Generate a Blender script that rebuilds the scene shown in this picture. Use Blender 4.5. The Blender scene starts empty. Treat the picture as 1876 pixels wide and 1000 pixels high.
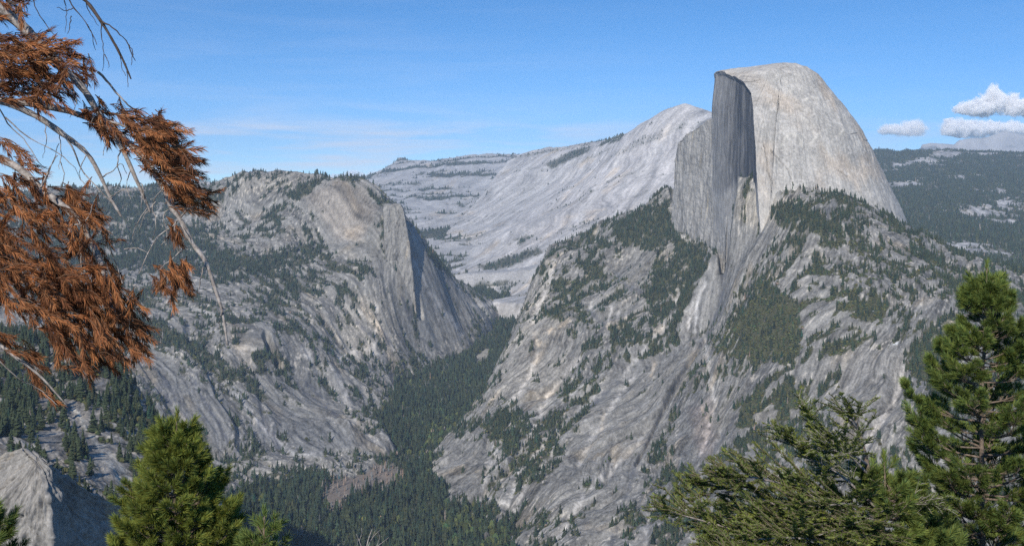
import bpy, bmesh, math, random
import numpy as np
from mathutils import Vector, Matrix

# ------------------------------------------------------------------ camera, sky, sun, exposure
SC = bpy.context.scene
R = math.radians
cam_data = bpy.data.cameras.new("camera")
cam_data.sensor_width = 36.0
cam_data.lens = 36.0 * 1841.0 / 1876.0
cam_data.shift_y = -(500.0 - 345.0) / 1876.0            # level lens, horizon above the middle of the picture
cam_data.clip_start, cam_data.clip_end = 0.1, 400000.0
cam = bpy.data.objects.new("camera", cam_data)
cam.location = (0, 0, 0); cam.rotation_euler = (R(90), 0, 0)
SC.collection.objects.link(cam); SC.camera = cam

SUN_EL, SUN_OFF = 37.0, 21.0                            # height, and degrees left of straight behind the camera
to_sun = Vector((-math.sin(R(SUN_OFF)) * math.cos(R(SUN_EL)), -math.cos(R(SUN_OFF)) * math.cos(R(SUN_EL)), math.sin(R(SUN_EL))))
world = bpy.data.worlds.new("World"); SC.world = world
world.use_nodes = True
wn, wl = world.node_tree.nodes, world.node_tree.links
wn.clear()
w_out = wn.new('ShaderNodeOutputWorld'); w_bg = wn.new('ShaderNodeBackground')
sky = wn.new('ShaderNodeTexSky'); sky.sky_type = 'NISHITA'; sky.sun_disc = False
sky.sun_elevation = R(SUN_EL); sky.sun_rotation = math.atan2(to_sun.x, to_sun.y)
sky.altitude = 2200; sky.air_density = 1.0; sky.dust_density = 0.1; sky.ozone_density = 3.0
w_bg.inputs[1].default_value = 0.15
w_tc = wn.new('ShaderNodeTexCoord'); w_map = wn.new('ShaderNodeMapping'); w_nrm = wn.new('ShaderNodeVectorMath'); w_nrm.operation = 'NORMALIZE'
w_map.inputs['Location'].default_value = (0, 0, .042); w_map.inputs['Scale'].default_value = (1, 1, 1.45)     # clear mountain air: no white band low down
wl.new(w_tc.outputs['Generated'], w_map.inputs[0]); wl.new(w_map.outputs[0], w_nrm.inputs[0]); wl.new(w_nrm.outputs[0], sky.inputs[0])
# thin high cloud: streaks of white veil low over the far ridges
w_sep = wn.new('ShaderNodeSeparateXYZ'); wl.new(w_tc.outputs['Generated'], w_sep.inputs[0])
w_m2 = wn.new('ShaderNodeMapping'); w_m2.inputs['Scale'].default_value = (3.2, 3.2, 34.); wl.new(w_tc.outputs['Generated'], w_m2.inputs[0])
w_n = wn.new('ShaderNodeTexNoise'); w_n.inputs['Scale'].default_value = 1.6; w_n.inputs['Detail'].default_value = 7; w_n.inputs['Roughness'].default_value = .58; w_n.inputs['Distortion'].default_value = .4
wl.new(w_m2.outputs[0], w_n.inputs['Vector'])
w_r = wn.new('ShaderNodeMapRange'); w_r.inputs[1].default_value = .44; w_r.inputs[2].default_value = .70; w_r.inputs[3].default_value = 0; w_r.inputs[4].default_value = 1.0
wl.new(w_n.outputs[0], w_r.inputs[0])
w_e = wn.new('ShaderNodeFloatCurve')                     # veil by height above the horizon
cv = w_e.mapping.curves[0]; cv.points[0].location = (0, .7); cv.points[1].location = (1, 0)
for p in ((.02, .9), (.045, 1.), (.065, .4), (.10, .10), (.25, .03)): cv.points.new(*p)
w_e.mapping.update(); wl.new(w_sep.outputs[2], w_e.inputs[1])
w_mu = wn.new('ShaderNodeMath'); w_mu.operation = 'MULTIPLY'; wl.new(w_r.outputs[0], w_mu.inputs[0]); wl.new(w_e.outputs[0], w_mu.inputs[1])
w_x = wn.new('ShaderNodeMapRange'); w_x.inputs[1].default_value = .16; w_x.inputs[2].default_value = -.12; w_x.inputs[3].default_value = .35; w_x.inputs[4].default_value = 1.15; wl.new(w_sep.outputs[0], w_x.inputs[0])
w_m3 = wn.new('ShaderNodeMath'); w_m3.operation = 'MULTIPLY'; wl.new(w_mu.outputs[0], w_m3.inputs[0]); wl.new(w_x.outputs[0], w_m3.inputs[1])
w_mix = wn.new('ShaderNodeMix'); w_mix.data_type = 'RGBA'; wl.new(w_m3.outputs[0], w_mix.inputs[0]); w_hs = wn.new('ShaderNodeHueSaturation'); w_hs.inputs['Saturation'].default_value = 1.30; w_hs.inputs['Value'].default_value = 1.12; wl.new(sky.outputs[0], w_hs.inputs['Color']); wl.new(w_hs.outputs[0], w_mix.inputs[6]); w_mix.inputs[7].default_value = (6.2, 6.3, 6.9, 1)
wl.new(w_mix.outputs[2], w_bg.inputs[0]); wl.new(w_bg.outputs[0], w_out.inputs[0])
sun_data = bpy.data.lights.new("sun", 'SUN'); sun_data.energy = 5.0; sun_data.angle = R(0.53); sun_data.color = (1.0, .945, .855)
sun = bpy.data.objects.new("sun", sun_data); sun.rotation_euler = to_sun.to_track_quat('Z', 'Y').to_euler()
SC.collection.objects.link(sun)
SC.view_settings.view_transform = 'Standard'; SC.view_settings.look = 'None'
SC.view_settings.exposure = 0.0; SC.view_settings.gamma = 1.0
SC.cycles.use_denoising = False
SC.cycles.volume_bounces = 10; SC.cycles.volume_step_rate = .25; SC.cycles.max_bounces = 12; SC.cycles.diffuse_bounces = 3
SC.cycles.transparent_max_bounces = 40

# ------------------------------------------------------------------ helpers
def link(name, data, parent=None):
    o = bpy.data.objects.new(name, data); SC.collection.objects.link(o)
    if parent is not None: o.parent = parent
    return o
def tag(o, label=None, cat=None, group=None, kind=None):
    if label: o['label'] = label
    if cat: o['category'] = cat
    if group: o['group'] = group
    if kind: o['kind'] = kind
    return o
def mesh_from(name, co, faces, mat=None, col=None, smooth=True, attr='rock'):
    """co (n,3); faces (m,k) with k = 3 or 4; col (n,3) linear base colour kept on the vertices"""
    me = bpy.data.meshes.new(name)
    co = np.ascontiguousarray(co, np.float32); faces = np.ascontiguousarray(faces, np.int32)
    n, (m, k) = len(co), faces.shape
    me.vertices.add(n); me.vertices.foreach_set('co', co.ravel())
    me.loops.add(m * k); me.loops.foreach_set('vertex_index', faces.ravel())
    me.polygons.add(m)
    me.polygons.foreach_set('loop_start', np.arange(0, m * k, k, dtype=np.int32))
    me.polygons.foreach_set('use_smooth', np.full(m, smooth))
    me.update(calc_edges=True)
    if col is not None:
        a = me.attributes.new(attr, 'FLOAT_COLOR', 'POINT')
        c = np.ones((n, 4), np.float32); c[:, :3] = col
        a.data.foreach_set('color', c.ravel())
    if mat: me.materials.append(mat)
    return me
def new_mat(name):
    m = bpy.data.materials.new(name); m.use_nodes = True
    nt = m.node_tree; nt.nodes.clear()
    out = nt.nodes.new('ShaderNodeOutputMaterial'); b = nt.nodes.new('ShaderNodeBsdfPrincipled')
    nt.links.new(b.outputs[0], out.inputs[0])
    return m, nt, b, out
def rock_material(name, scales, bump, vary=.55, squash=1.0):
    """vertex base colour broken up by noise in metres, and bumps"""
    m, nt, b, out = new_mat(name); N, L = nt.nodes, nt.links
    at = N.new('ShaderNodeAttribute'); at.attribute_name = 'rock'
    tc = N.new('ShaderNodeTexCoord'); mp = N.new('ShaderNodeMapping'); L.new(tc.outputs['Object'], mp.inputs[0])
    mp.inputs['Scale'].default_value = (1, 1, squash)
    col, hsum = at.outputs['Color'], None
    for k, (s, w) in enumerate(scales):
        n = N.new('ShaderNodeTexNoise'); n.inputs['Scale'].default_value = 1.0 / s; n.inputs['Detail'].default_value = 5
        n.inputs['Roughness'].default_value = .65
        L.new(mp.outputs[0], n.inputs['Vector'])
        mr = N.new('ShaderNodeMapRange'); mr.inputs[1].default_value = .25; mr.inputs[2].default_value = .75
        mr.inputs[3].default_value = 1 - vary * w; mr.inputs[4].default_value = 1 + vary * w
        L.new(n.outputs[0], mr.inputs[0])
        mx = N.new('ShaderNodeMix'); mx.data_type = 'RGBA'; mx.blend_type = 'MULTIPLY'; mx.inputs[0].default_value = 1
        L.new(col, mx.inputs[6]); L.new(mr.outputs[0], mx.inputs[7]); col = mx.outputs[2]
        bp = N.new('ShaderNodeBump'); bp.inputs['Strength'].default_value = .9; bp.inputs['Distance'].default_value = s * bump
        L.new(n.outputs[0], bp.inputs['Height'])
        if hsum is not None: L.new(hsum, bp.inputs['Normal'])
        hsum = bp.outputs[0]
    L.new(col, b.inputs['Base Color']); L.new(hsum, b.inputs['Normal'])
    b.inputs['Roughness'].default_value = .92; b.inputs['Specular IOR Level'].default_value = .15
    return m
QUALITY = 1
# ------------------------------------------------------------------ terrain maths (numpy only)
F_PX, CX, HY = 1841.0, 938.0, 345.0          # focal length, principal column and horizon row of the photograph
def pt(px, py, km):
    """a point of the landscape: seen in column px, row py, km kilometres ahead -> metres"""
    Y = km * 1000.0
    return ((px - CX) / F_PX * Y, Y, (HY - py) / F_PX * Y)

def _hash(ix, iy, seed):
    h = (ix * np.int64(374761393) + iy * np.int64(668265263) + np.int64(seed) * np.int64(982451653)) & 0xffffffff
    h = ((h ^ (h >> 13)) * np.int64(1274126177)) & 0xffffffff
    return (h ^ (h >> 16)) & 0xffff
_GT = np.linspace(0, 2 * np.pi, 65536, endpoint=False)
_GX, _GY = np.cos(_GT).astype(np.float32), np.sin(_GT).astype(np.float32)
def noise2(x, y, seed=0):
    """gradient noise, about -1..1"""
    xf, yf = np.floor(x), np.floor(y)
    ix, iy = xf.astype(np.int64), yf.astype(np.int64)
    fx, fy = (x - xf).astype(np.float32), (y - yf).astype(np.float32)
    u = fx * fx * fx * (fx * (fx * 6 - 15) + 10); v = fy * fy * fy * (fy * (fy * 6 - 15) + 10)
    def g(dx, dy):
        h = _hash(ix + dx, iy + dy, seed)
        return _GX[h] * (fx - dx) + _GY[h] * (fy - dy)
    a = g(0, 0); a += u * (g(1, 0) - a)
    b = g(0, 1); b += u * (g(1, 1) - b)
    return (a + v * (b - a)) * 1.5
def fbm(x, y, oct=4, seed=0, gain=.5, lac=2.03):
    s, a, t = 0, 1.0, 0
    for k in range(oct):
        s = s + a * noise2(x, y, seed + 17 * k); t += a
        a *= gain; x = x * lac + 13.7; y = y * lac - 7.1
    return s / t
def ridged(x, y, oct=4, seed=0, gain=.5):
    s, a, t = 0, 1.0, 0
    for k in range(oct):
        s = s + a * (1 - 2 * np.abs(noise2(x, y, seed + 31 * k))); t += a
        a *= gain; x = x * 2.07 + 3.3; y = y * 2.07 + 9.1
    return s / t
def sstep(a, b, x):
    t = np.clip((x - a) / (b - a), 0, 1); return t * t * (3 - 2 * t)

class Mass:
    """one mountain mass: a smooth surface through control points plus rock relief"""
    def __init__(self, name, pts, fall, box, relief, back=(), seed=1):
        self.name, self.fall, self.box, self.relief, self.seed = name, fall, box, relief, seed
        P = np.array([pt(*p) for p in pts] + [tuple(b) for b in back]) / 1000.0
        self.c = P[:, :2]; n = len(P)
        d = np.sqrt(((self.c[:, None] - self.c[None]) ** 2).sum(-1) + .03 ** 2)
        A = np.zeros((n + 3, n + 3)); A[:n, :n] = -d - np.eye(n) * .005
        A[:n, n] = 1; A[:n, n + 1:] = self.c; A[n:, :n] = A[:n, n:].T
        self.w = np.linalg.solve(A, np.r_[P[:, 2], 0, 0, 0])
    def base(self, x, y):
        x, y = x / 1000., y / 1000.
        n = len(self.c); z = self.w[n] + self.w[n + 1] * x + self.w[n + 2] * y
        for k in range(n):
            z = z - self.w[k] * np.sqrt((x - self.c[k, 0]) ** 2 + (y - self.c[k, 1]) ** 2 + .0009)
        return z * 1000.
    def domain(self, px, Y):
        box, steep = self.box                          # outline as (column, km) corners; steepness of the fall outside it
        V = np.array([((p - CX) / F_PX * k * 1000, k * 1000) for p, k in box], float)
        x = (px - CX) / F_PX * Y
        d2 = np.full(np.shape(x), 1e18); inside = np.zeros(np.shape(x), bool)
        for (ax, ay), (bx, by) in zip(V, np.roll(V, -1, 0)):
            ex, ey = bx - ax, by - ay
            t = np.clip(((x - ax) * ex + (Y - ay) * ey) / (ex * ex + ey * ey), 0, 1)
            d2 = np.minimum(d2, (x - ax - t * ex) ** 2 + (Y - ay - t * ey) ** 2)
            c = (ay > Y) != (by > Y)
            inside ^= c & (x < ax + (Y - ay) * ex / (ey if ey else 1e-9))
        d = np.sqrt(d2)
        return np.where(inside, 0, -steep * d)

def back(pts, dY, dz, dpx=0):
    """points behind a ridge line: dY km further on and dz metres lower, and again further"""
    out = []
    for p in pts:
        x, y, z = pt(p[0] + 3 * dpx, p[1], p[2]); Y = y + dY * 3000
        out.append((x * Y / y, Y, z - dz * 3))
        x, y, z = pt(p[0] + dpx, p[1], p[2]); Y = y + dY * 1000
        out.append((x * Y / y, Y, z - dz))
    return out

ridge_clouds = [(1000,294,12.4),(1035,282,12.),(1060,273,11.7),(1100,262,11.2),(1140,250,10.8),(1160,243,10.6),(1185,224,10.3),(1215,206,10.05),(1240,195,9.9),(1257,191,9.8),(1275,198,9.8),(1300,206,9.8),(1330,215,9.8),(1400,260,9.8),(1480,340,9.8)]
ridge_far = [(560,352,15),(640,345,15),(680,333,15),(700,317,15),(722,302,15),(735,291,15),(750,296,15),(790,298,15),(830,293,15.3),(860,288,15.5),(880,290,15.5),(905,285,15.5),(940,289,15.5),(975,297,15.5),(1020,292,15.5)]
ridge_north = [(120,352,7.2),(250,350,7.),(330,347,6.8),(380,347,6.5),(402,341,6.4),(430,326,6.3),(455,318,6.2),(500,320,6.1),(540,322,6.0),(590,328,5.85),(630,329,5.7),(650,335,5.6),(668,346,5.56),(682,357,5.54),(700,372,5.52)]
edge_canyon = [(1020,458,5.1),(1000,470,5.0),(985,500,4.85),(972,530,4.7),(950,590,4.5),(933,622,4.35),(915,660,4.2),(903,692,4.05),(888,722,3.9),(868,765,3.75),(835,802,3.65)]
ridge_right = [(1672,445,3.95),(1740,466,3.8),(1800,486,3.7),(1876,506,3.6),(1980,540,3.5),(2080,570,3.4)]
spur_edge = [(-60,600,2.1),(60,630,2.0),(150,645,1.9),(205,655,1.8),(237,700,1.68),(270,748,1.58),(305,792,1.48),(345,850,1.38),(400,930,1.28),(450,1010,1.2)]

def make_masses():
    M = []
    M.append(Mass('far_mountain', ridge_far + [(700,350,12.5),(800,350,12.3),(900,338,12.5),(1000,318,13),(720,385,10.8),(760,410,10.),(830,405,10.2),(900,385,10.8),(980,350,11.7),(800,440,9.1),(850,470,8.4),(880,500,7.8),(640,420,10),(640,370,12)],
        (-.3,-.95), ([(500,8),(500,17),(1100,17),(1100,7.2),(800,7.2)],1.2), (45,420), back(ridge_far, 1.5, 500), seed=11))
    M.append(Mass('ridge_mountain', ridge_clouds + [(1250,240,9.4),(1230,300,8.9),(1180,280,9.4),(1150,330,8.9),(1100,300,10.),(1050,330,10.2),(1050,370,9.0),(960,360,10.2),(900,410,9.5),(950,420,8.5),(880,475,8.2),(840,462,8.7),(1200,370,8.2),(1100,420,7.9),(1000,450,7.8),(930,500,7.4),(905,545,6.9),(960,540,6.8),(1060,500,7),(1300,340,8.4),(1400,420,7.5)],
        (-.49,-.87), ([(790,9),(1000,13),(1200,11),(1500,11),(1500,7),(1000,6),(880,6.3)],1.5), (26,330), back(ridge_clouds, 1.0, 450), seed=21))
    M.append(Mass('dome_mountain', ridge_north + [
        (555,350,5.75),(600,338,5.72),(640,336,5.6),(570,385,5.6),(600,430,5.45),(650,400,5.47),(650,470,5.25),(690,420,5.36),(700,470,5.22),(724,398,5.42),(742,424,5.38),(765,450,5.37),(790,482,5.4),(830,535,5.6),(868,560,5.9),(905,556,6.35),
        (745,500,5.15),(780,550,5.2),(830,580,5.45),(760,640,4.95),(800,622,5.15),(845,600,5.5),(890,578,5.95),(720,690,4.65),
        (470,400,5.85),(400,400,6.0),(400,450,5.6),(500,450,5.4),(560,480,5.22),(620,490,5.15),(540,520,5.02),(690,530,4.97),(600,560,4.86),(640,630,4.72),(690,640,4.72),(690,668,4.64),(640,655,4.6),
        (500,520,5.),(420,520,4.9),(300,520,4.9),(250,430,5.8),(100,450,5.6),(-100,430,5.8),(200,520,4.9),
        (250,560,4.55),(350,590,4.4),(450,590,4.42),(520,590,4.55),(560,620,4.45),(480,640,4.2),(560,680,4.22),(620,662,4.42),(655,690,4.4),(640,730,4.18),(560,720,4.08),(480,700,4.),(400,700,3.92),(300,640,4.12),(240,670,3.95),(350,770,3.64),(450,790,3.64),(520,760,3.85),(600,790,3.72),(500,835,3.48),(600,828,3.52),(690,815,3.6),(660,780,3.8),(400,850,3.4),(250,780,3.55),(300,850,3.3),(100,640,4.1),(0,560,4.6),(-100,640,4.1),(0,750,3.6),(150,850,3.3)],
        (.62,-.78), ([(-250,7.6),(400,7),(690,6.2),(905,6.5),(912,6.2),(880,5.6),(850,5.2),(740,4.5),(690,4.1),(715,3.6),(640,3.2),(400,2.9),(-250,2.9)],1.3), (40,220), back(ridge_north, .8, 260) + [pt(905,580,6.8), pt(850,560,6.9), pt(760,470,6.4), pt(700,430,6.4)], seed=31))
    M.append(Mass('granite_slope', edge_canyon + ridge_right + [
        (805,832,3.56),(812,870,3.32),(816,910,3.1),(868,944,2.95),(950,966,2.82),(960,1000,2.66),
        (1130,400,5.1),(1175,385,5.05),(1222,352,5.0),(1240,400,4.75),(1300,458,4.4),(1180,462,4.62),(1120,425,4.9),(1060,470,4.95),(1100,530,4.42),(1200,540,4.22),(1010,560,4.42),(1000,640,4.05),(1050,560,4.35),(1100,600,4.02),(1200,620,3.82),(1260,560,4.08),(1150,480,4.6),
        (1325,478,4.16),(1312,458,4.30),(1334,440,4.20),(1344,347,3.97),(1400,347,3.84),(1341,395,4.03),(1430,400,3.68),(1380,440,3.75),(1480,364,3.74),(1560,372,3.72),(1612,396,3.78),(1500,420,3.5),(1600,436,3.5),(1680,465,3.5),(1760,500,3.4),(1876,540,3.3),
        (1360,500,3.6),(1400,560,3.32),(1450,500,3.42),(1300,600,3.68),(1300,660,3.42),(1400,670,3.12),(1380,720,3.02),(1500,640,3.02),(1520,560,3.15),(1600,540,3.12),(1700,560,3.02),(1876,620,2.9),(1640,640,2.9),(1660,700,2.75),(1600,800,2.5),(1500,800,2.62),(1700,800,2.42),(1876,800,2.38),(1400,800,2.82),(1300,800,2.98),(1240,700,3.4),(1200,800,3.12),(1120,700,3.6),(1100,800,3.2),(1000,800,3.3),(1000,720,3.7),(920,800,3.45),(860,850,3.35),(950,870,3.08),(1000,900,2.9),(1100,900,2.85),(1200,900,2.75),(1300,900,2.65),(1500,950,2.3),(1700,950,2.18),(1876,950,2.1),(1060,1000,2.56),(1300,1000,2.4),(1500,1060,2.1),(1876,1060,1.95),(2080,800,2.4),(2080,1060,2.0)],
        (-.65,-.76), ([(1000,5.3),(1130,5.3),(1250,5.3),(1700,4.2),(2150,3.7),(2150,1.8),(1300,2.2),(1000,2.4),(930,2.7),(850,2.85),(800,3.1),(785,3.6),(830,3.78),(860,3.9),(890,4.2),(920,4.6),(975,5)],2.2), (36,180), back(edge_canyon[:6], .4, 220, -6) + back(edge_canyon[6:], .35, 120, -6) + back(ridge_right, .7, 260) + [pt(1150,520,5.9), pt(1300,520,5.6), pt(1500,480,5.2)], seed=41))
    M.append(Mass('forested_plateau', [(1500,300,13),(1600,281,13),(1640,284,13),(1700,286,13),(1760,281,12.6),(1800,278,12.3),(1850,286,12.3),(1880,292,12.3),(1960,290,12.3),(2080,290,12.3),
        (1640,330,10.3),(1750,330,10),(1876,325,10.4),(1650,370,8.5),(1760,380,8.),(1876,385,8.),(1600,420,7),(1700,430,6.6),(1876,445,6.4),(1700,480,5.2),(1876,505,5.),(2080,440,6.5),(2080,340,10),(1500,380,8.5),(2080,520,5)],
        (-.2,-.97), ([(1400,14),(2150,14),(2150,4.3),(1500,4.3)],1.), (70,700), [pt(1600,330,15), pt(1876,330,15), pt(2080,330,15)], seed=51))
    M.append(Mass('near_spur', spur_edge + [(-60,700,1.6),(0,700,1.55),(100,720,1.5),(150,740,1.45),(230,760,1.44),(200,800,1.32),(280,840,1.3),(340,920,1.2),(-60,800,1.25),(30,800,1.22),(100,810,1.23),(110,860,1.12),(170,860,1.16),(240,910,1.12),(300,960,1.1),(380,1020,1.08),(200,1000,1.0),(110,1000,.98),(300,1060,1.0),(-60,900,1.0),(50,900,1.02)],
        (.5,-.86), ([(-250,2.3),(0,2.15),(150,2.0),(205,1.9),(300,1.58),(340,1.46),(400,1.33),(460,1.2),(460,.8),(-250,.8)],2.5), (8,60), back(spur_edge, .3, 70, 0), seed=61))
    return M

def valley_z(x, Y, px):
    """valley floor and the ledge below the viewpoint"""
    yk = Y / 1000.
    z = np.interp(yk, [0,3.6,4.0,4.6,5.2,5.8,6.4,6.9,8.0,9.5,12,60], [-948,-946,-942,-890,-862,-832,-756,-730,-628,-500,-700,-900])
    # talus fans below the northern cliffs
    t = sstep(760, 640, px) * sstep(3.9, 4.6, yk) * sstep(6, 5, yk) * 60
    t2 = 60 * sstep(120, 0, np.abs(px - 850)) * sstep(3.2, 3.6, yk) * sstep(4.6, 4., yk)
    return z + t + t2 * 0
def ledge_z(x, Y):
    return np.where(Y < 6, -1.9 - .12 * Y, np.where(Y < 16, -2.62 - .8 * (Y - 6), -10.6 - .95 * (Y - 16)))
# ------------------------------------------------------------------ where things grow (outlines on the land, in columns and rows of the view)
FOREST = {   # mass: (cover, share of conifers, soft edge, corners)
 'dome_mountain': [
  (.70,.95,20,[(-200,360),(350,345),(400,345),(390,420),(440,460),(540,440),(610,470),(630,500),(560,520),(548,565),(500,540),(420,522),(350,515),(200,500),(-200,520)]),
  (.42,.95,20,[(380,345),(470,345),(520,345),(600,325),(545,400),(600,440),(560,470),(450,450),(390,410)]),
  (.30,.95,12,[(395,338),(460,315),(545,318),(600,330),(560,350),(400,360)]),
  (.8,.95,5,[(520,355),(560,332),(600,325),(575,350),(545,372)]),
  (.75,.95,6,[(672,345),(690,350),(712,378),(690,378),(676,362)]),
  (.75,.7,6,[(555,400),(600,470),(660,500),(690,525),(640,505),(590,500),(545,470)]),
  (.8,.6,8,[(225,560),(300,590),(420,665),(455,700),(400,700),(330,640),(250,610)]),
  (.75,.7,8,[(455,640),(520,650),(560,700),(540,720),(500,690),(470,690)]),
  (.7,.8,6,[(600,640),(640,650),(690,690),(650,700),(610,665)]),
  (.8,.8,5,[(775,455),(800,455),(830,490),(820,505),(795,490)]),
  (.55,.5,8,[(690,690),(860,690),(905,690),(860,660),(760,655),(690,655)]),
  (.65,.6,6,[(545,600),(600,620),(610,650),(560,640)]),
  (.50,.55,14,[(200,520),(420,525),(560,560),(640,600),(610,650),(470,640),(380,600),(250,560)]),
  (.50,.55,12,[(600,480),(700,530),(690,560),(560,560)]),
 ],
 'granite_slope': [
  (.95,1.,8,[(1118,408),(1165,388),(1222,368),(1238,415),(1246,440),(1215,470),(1185,460),(1150,455),(1122,432)]),
  (.86,.8,10,[(1236,420),(1262,440),(1305,462),(1292,520),(1262,560),(1238,590),(1195,585),(1172,540),(1196,505),(1225,470)]),
  (.85,.7,5,[(1110,600),(1150,590),(1170,610),(1140,640),(1115,625)]),
  (.75,.4,5,[(1010,510),(1060,505),(1080,540),(1060,560),(1080,590),(1110,600),(1060,590),(1030,570),(1010,575)]),
  (.7,.5,5,[(1080,480),(1180,520),(1220,470),(1190,520),(1150,530),(1090,510)]),
  (.90,.18,14,[(1395,500),(1420,520),(1470,555),(1480,610),(1470,650),(1440,672),(1395,672),(1330,655),(1285,645),(1290,615),(1330,590),(1370,560)]),
  (.9,.9,6,[(1408,375),(1440,368),(1500,385),(1555,385),(1600,410),(1590,425),(1500,428),(1440,425),(1412,405)]),
  (.75,.85,6,[(1425,440),(1475,425),(1480,470),(1440,500),(1422,480)]),
  (.85,.3,5,[(1505,625),(1560,620),(1590,625),(1560,650),(1515,658)]),
  (.8,.5,8,[(1650,690),(1660,640),(1700,600),(1740,560),(1760,700),(1720,760),(1690,700)]),
  (.58,.5,14,[(1480,430),(1600,436),(1700,465),(1876,520),(2000,560),(2000,600),(1700,530),(1560,520),(1480,500)]),
  (.60,.3,14,[(1480,500),(1600,500),(1640,560),(1600,640),(1500,640),(1460,560)]),
  (.66,.3,16,[(1350,720),(1450,700),(1500,760),(1450,840),(1370,830)]),
  (.7,.4,8,[(1200,860),(1260,850),(1300,880),(1250,950),(1190,920)]),
  (.75,.5,8,[(880,780),(940,730),(975,760),(950,840),(900,820)]),
  (.75,.5,8,[(930,850),(1000,790),(1060,760),(1000,860),(950,900)]),
  (.6,.5,8,[(1060,650),(1110,640),(1130,680),(1070,740),(1030,740)]),
  (.6,.4,8,[(1060,840),(1130,800),(1180,790),(1120,850),(1070,880)]),
  (.65,.5,6,[(985,560),(1040,560),(1060,600),(1000,590)]),
  (.7,.6,6,[(1220,600),(1240,590),(1260,620),(1200,650),(1180,660)]),
  (.9,1.,5,[(1340,345),(1400,345),(1405,352),(1350,352)]),
 ],
 'near_spur': [(.66,.7,10,[(-200,560),(60,620),(205,655),(270,760),(320,830),(250,820),(190,830),(100,790),(-200,860)])],
}
BARE = {   # places kept open
 'dome_mountain': [(.32,8,[(560,360),(610,332),(665,340),(690,385),(705,500),(650,470),(600,440)]),(.08,10,[(700,400),(760,430),(830,540),(900,560),(850,610),(760,640),(700,560)]),
   (.22,6,[(610,630),(655,625),(655,700),(610,700)]),(.28,8,[(470,690),(560,690),(690,815),(560,835),(500,760)]),(.25,6,[(430,605),(500,610),(510,640),(450,640)]),(.3,8,[(300,650),(420,790),(400,850),(330,780),(270,690)])],
 'granite_slope': [(.36,8,[(1290,615),(1240,650),(1130,665),(1010,880),(1090,1010),(1180,850)]),(.30,10,[(945,600),(1010,580),(1060,640),(1000,770),(910,720)]),(.42,6,[(1545,650),(1640,640),(1668,690),(1640,760),(1570,850),(1525,830)]),
   (.40,8,[(805,800),(900,812),(880,900),(815,915)]),(.34,7,[(1250,575),(1330,445),(1425,400),(1390,480),(1290,600),(1245,650)]),(.22,6,[(1105,500),(1215,440),(1170,540),(1120,520)]),(.2,6,[(1070,540),(1160,560),(1130,600),(1080,590)]),
   (.28,8,[(1250,740),(1340,690),(1350,760),(1290,870),(1240,860)])],
 'valley_floor': [(.75,5,[(868,650),(892,636),(902,640),(893,662),(875,668)]),(.55,5,[(722,735),(745,735),(770,765),(740,755)]),(.5,4,[(815,765),(830,800),(820,805)])],
 'near_spur': [(.9,7,[(120,735),(140,735),(175,800),(240,880),(262,930),(225,910),(180,850),(140,800)]),(.9,4,[(168,715),(178,692),(198,700),(202,725),(180,735)]),(.7,5,[(60,800),(105,770),(120,840),(90,850)])],
}
SPARSE = {'valley_floor': .97, 'dome_mountain': .43, 'granite_slope': .49, 'ridge_mountain': .16, 'far_mountain': .30, 'forested_plateau': .93, 'near_spur': .5}
SPACING = {'valley_floor': 11., 'dome_mountain': 11., 'granite_slope': 8.5, 'ridge_mountain': 22., 'far_mountain': 30., 'forested_plateau': 17., 'near_spur': 8.}

DEAD_PATCH = [(588,915),(600,885),(640,868),(690,842),(735,862),(728,892),(650,905),(612,945)]
def poly_sd(px, py, V):
    """signed distance to an outline, positive inside"""
    V = np.array(V, float); d2 = np.full(px.shape, 1e18); ins = np.zeros(px.shape, bool)
    for (ax, ay), (bx, by) in zip(V, np.roll(V, -1, 0)):
        ex, ey = bx - ax, by - ay
        t = np.clip(((px - ax) * ex + (py - ay) * ey) / (ex * ex + ey * ey), 0, 1)
        d2 = np.minimum(d2, (px - ax - t * ex) ** 2 + (py - ay - t * ey) ** 2)
        c = (ay > py) != (by > py)
        ins ^= c & (px < ax + (py - ay) * ex / (ey if ey else 1e-9))
    d = np.sqrt(d2); return np.where(ins, d, -d)

def seg_dist(px, py, pts):
    d2 = np.full(px.shape, 1e18)
    for (ax, ay), (bx, by) in zip(pts[:-1], pts[1:]):
        ex, ey = bx - ax, by - ay
        t = np.clip(((px - ax) * ex + (py - ay) * ey) / (ex * ex + ey * ey), 0, 1)
        d2 = np.minimum(d2, (px - ax - t * ex) ** 2 + (py - ay - t * ey) ** 2)
    return np.sqrt(d2)
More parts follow.
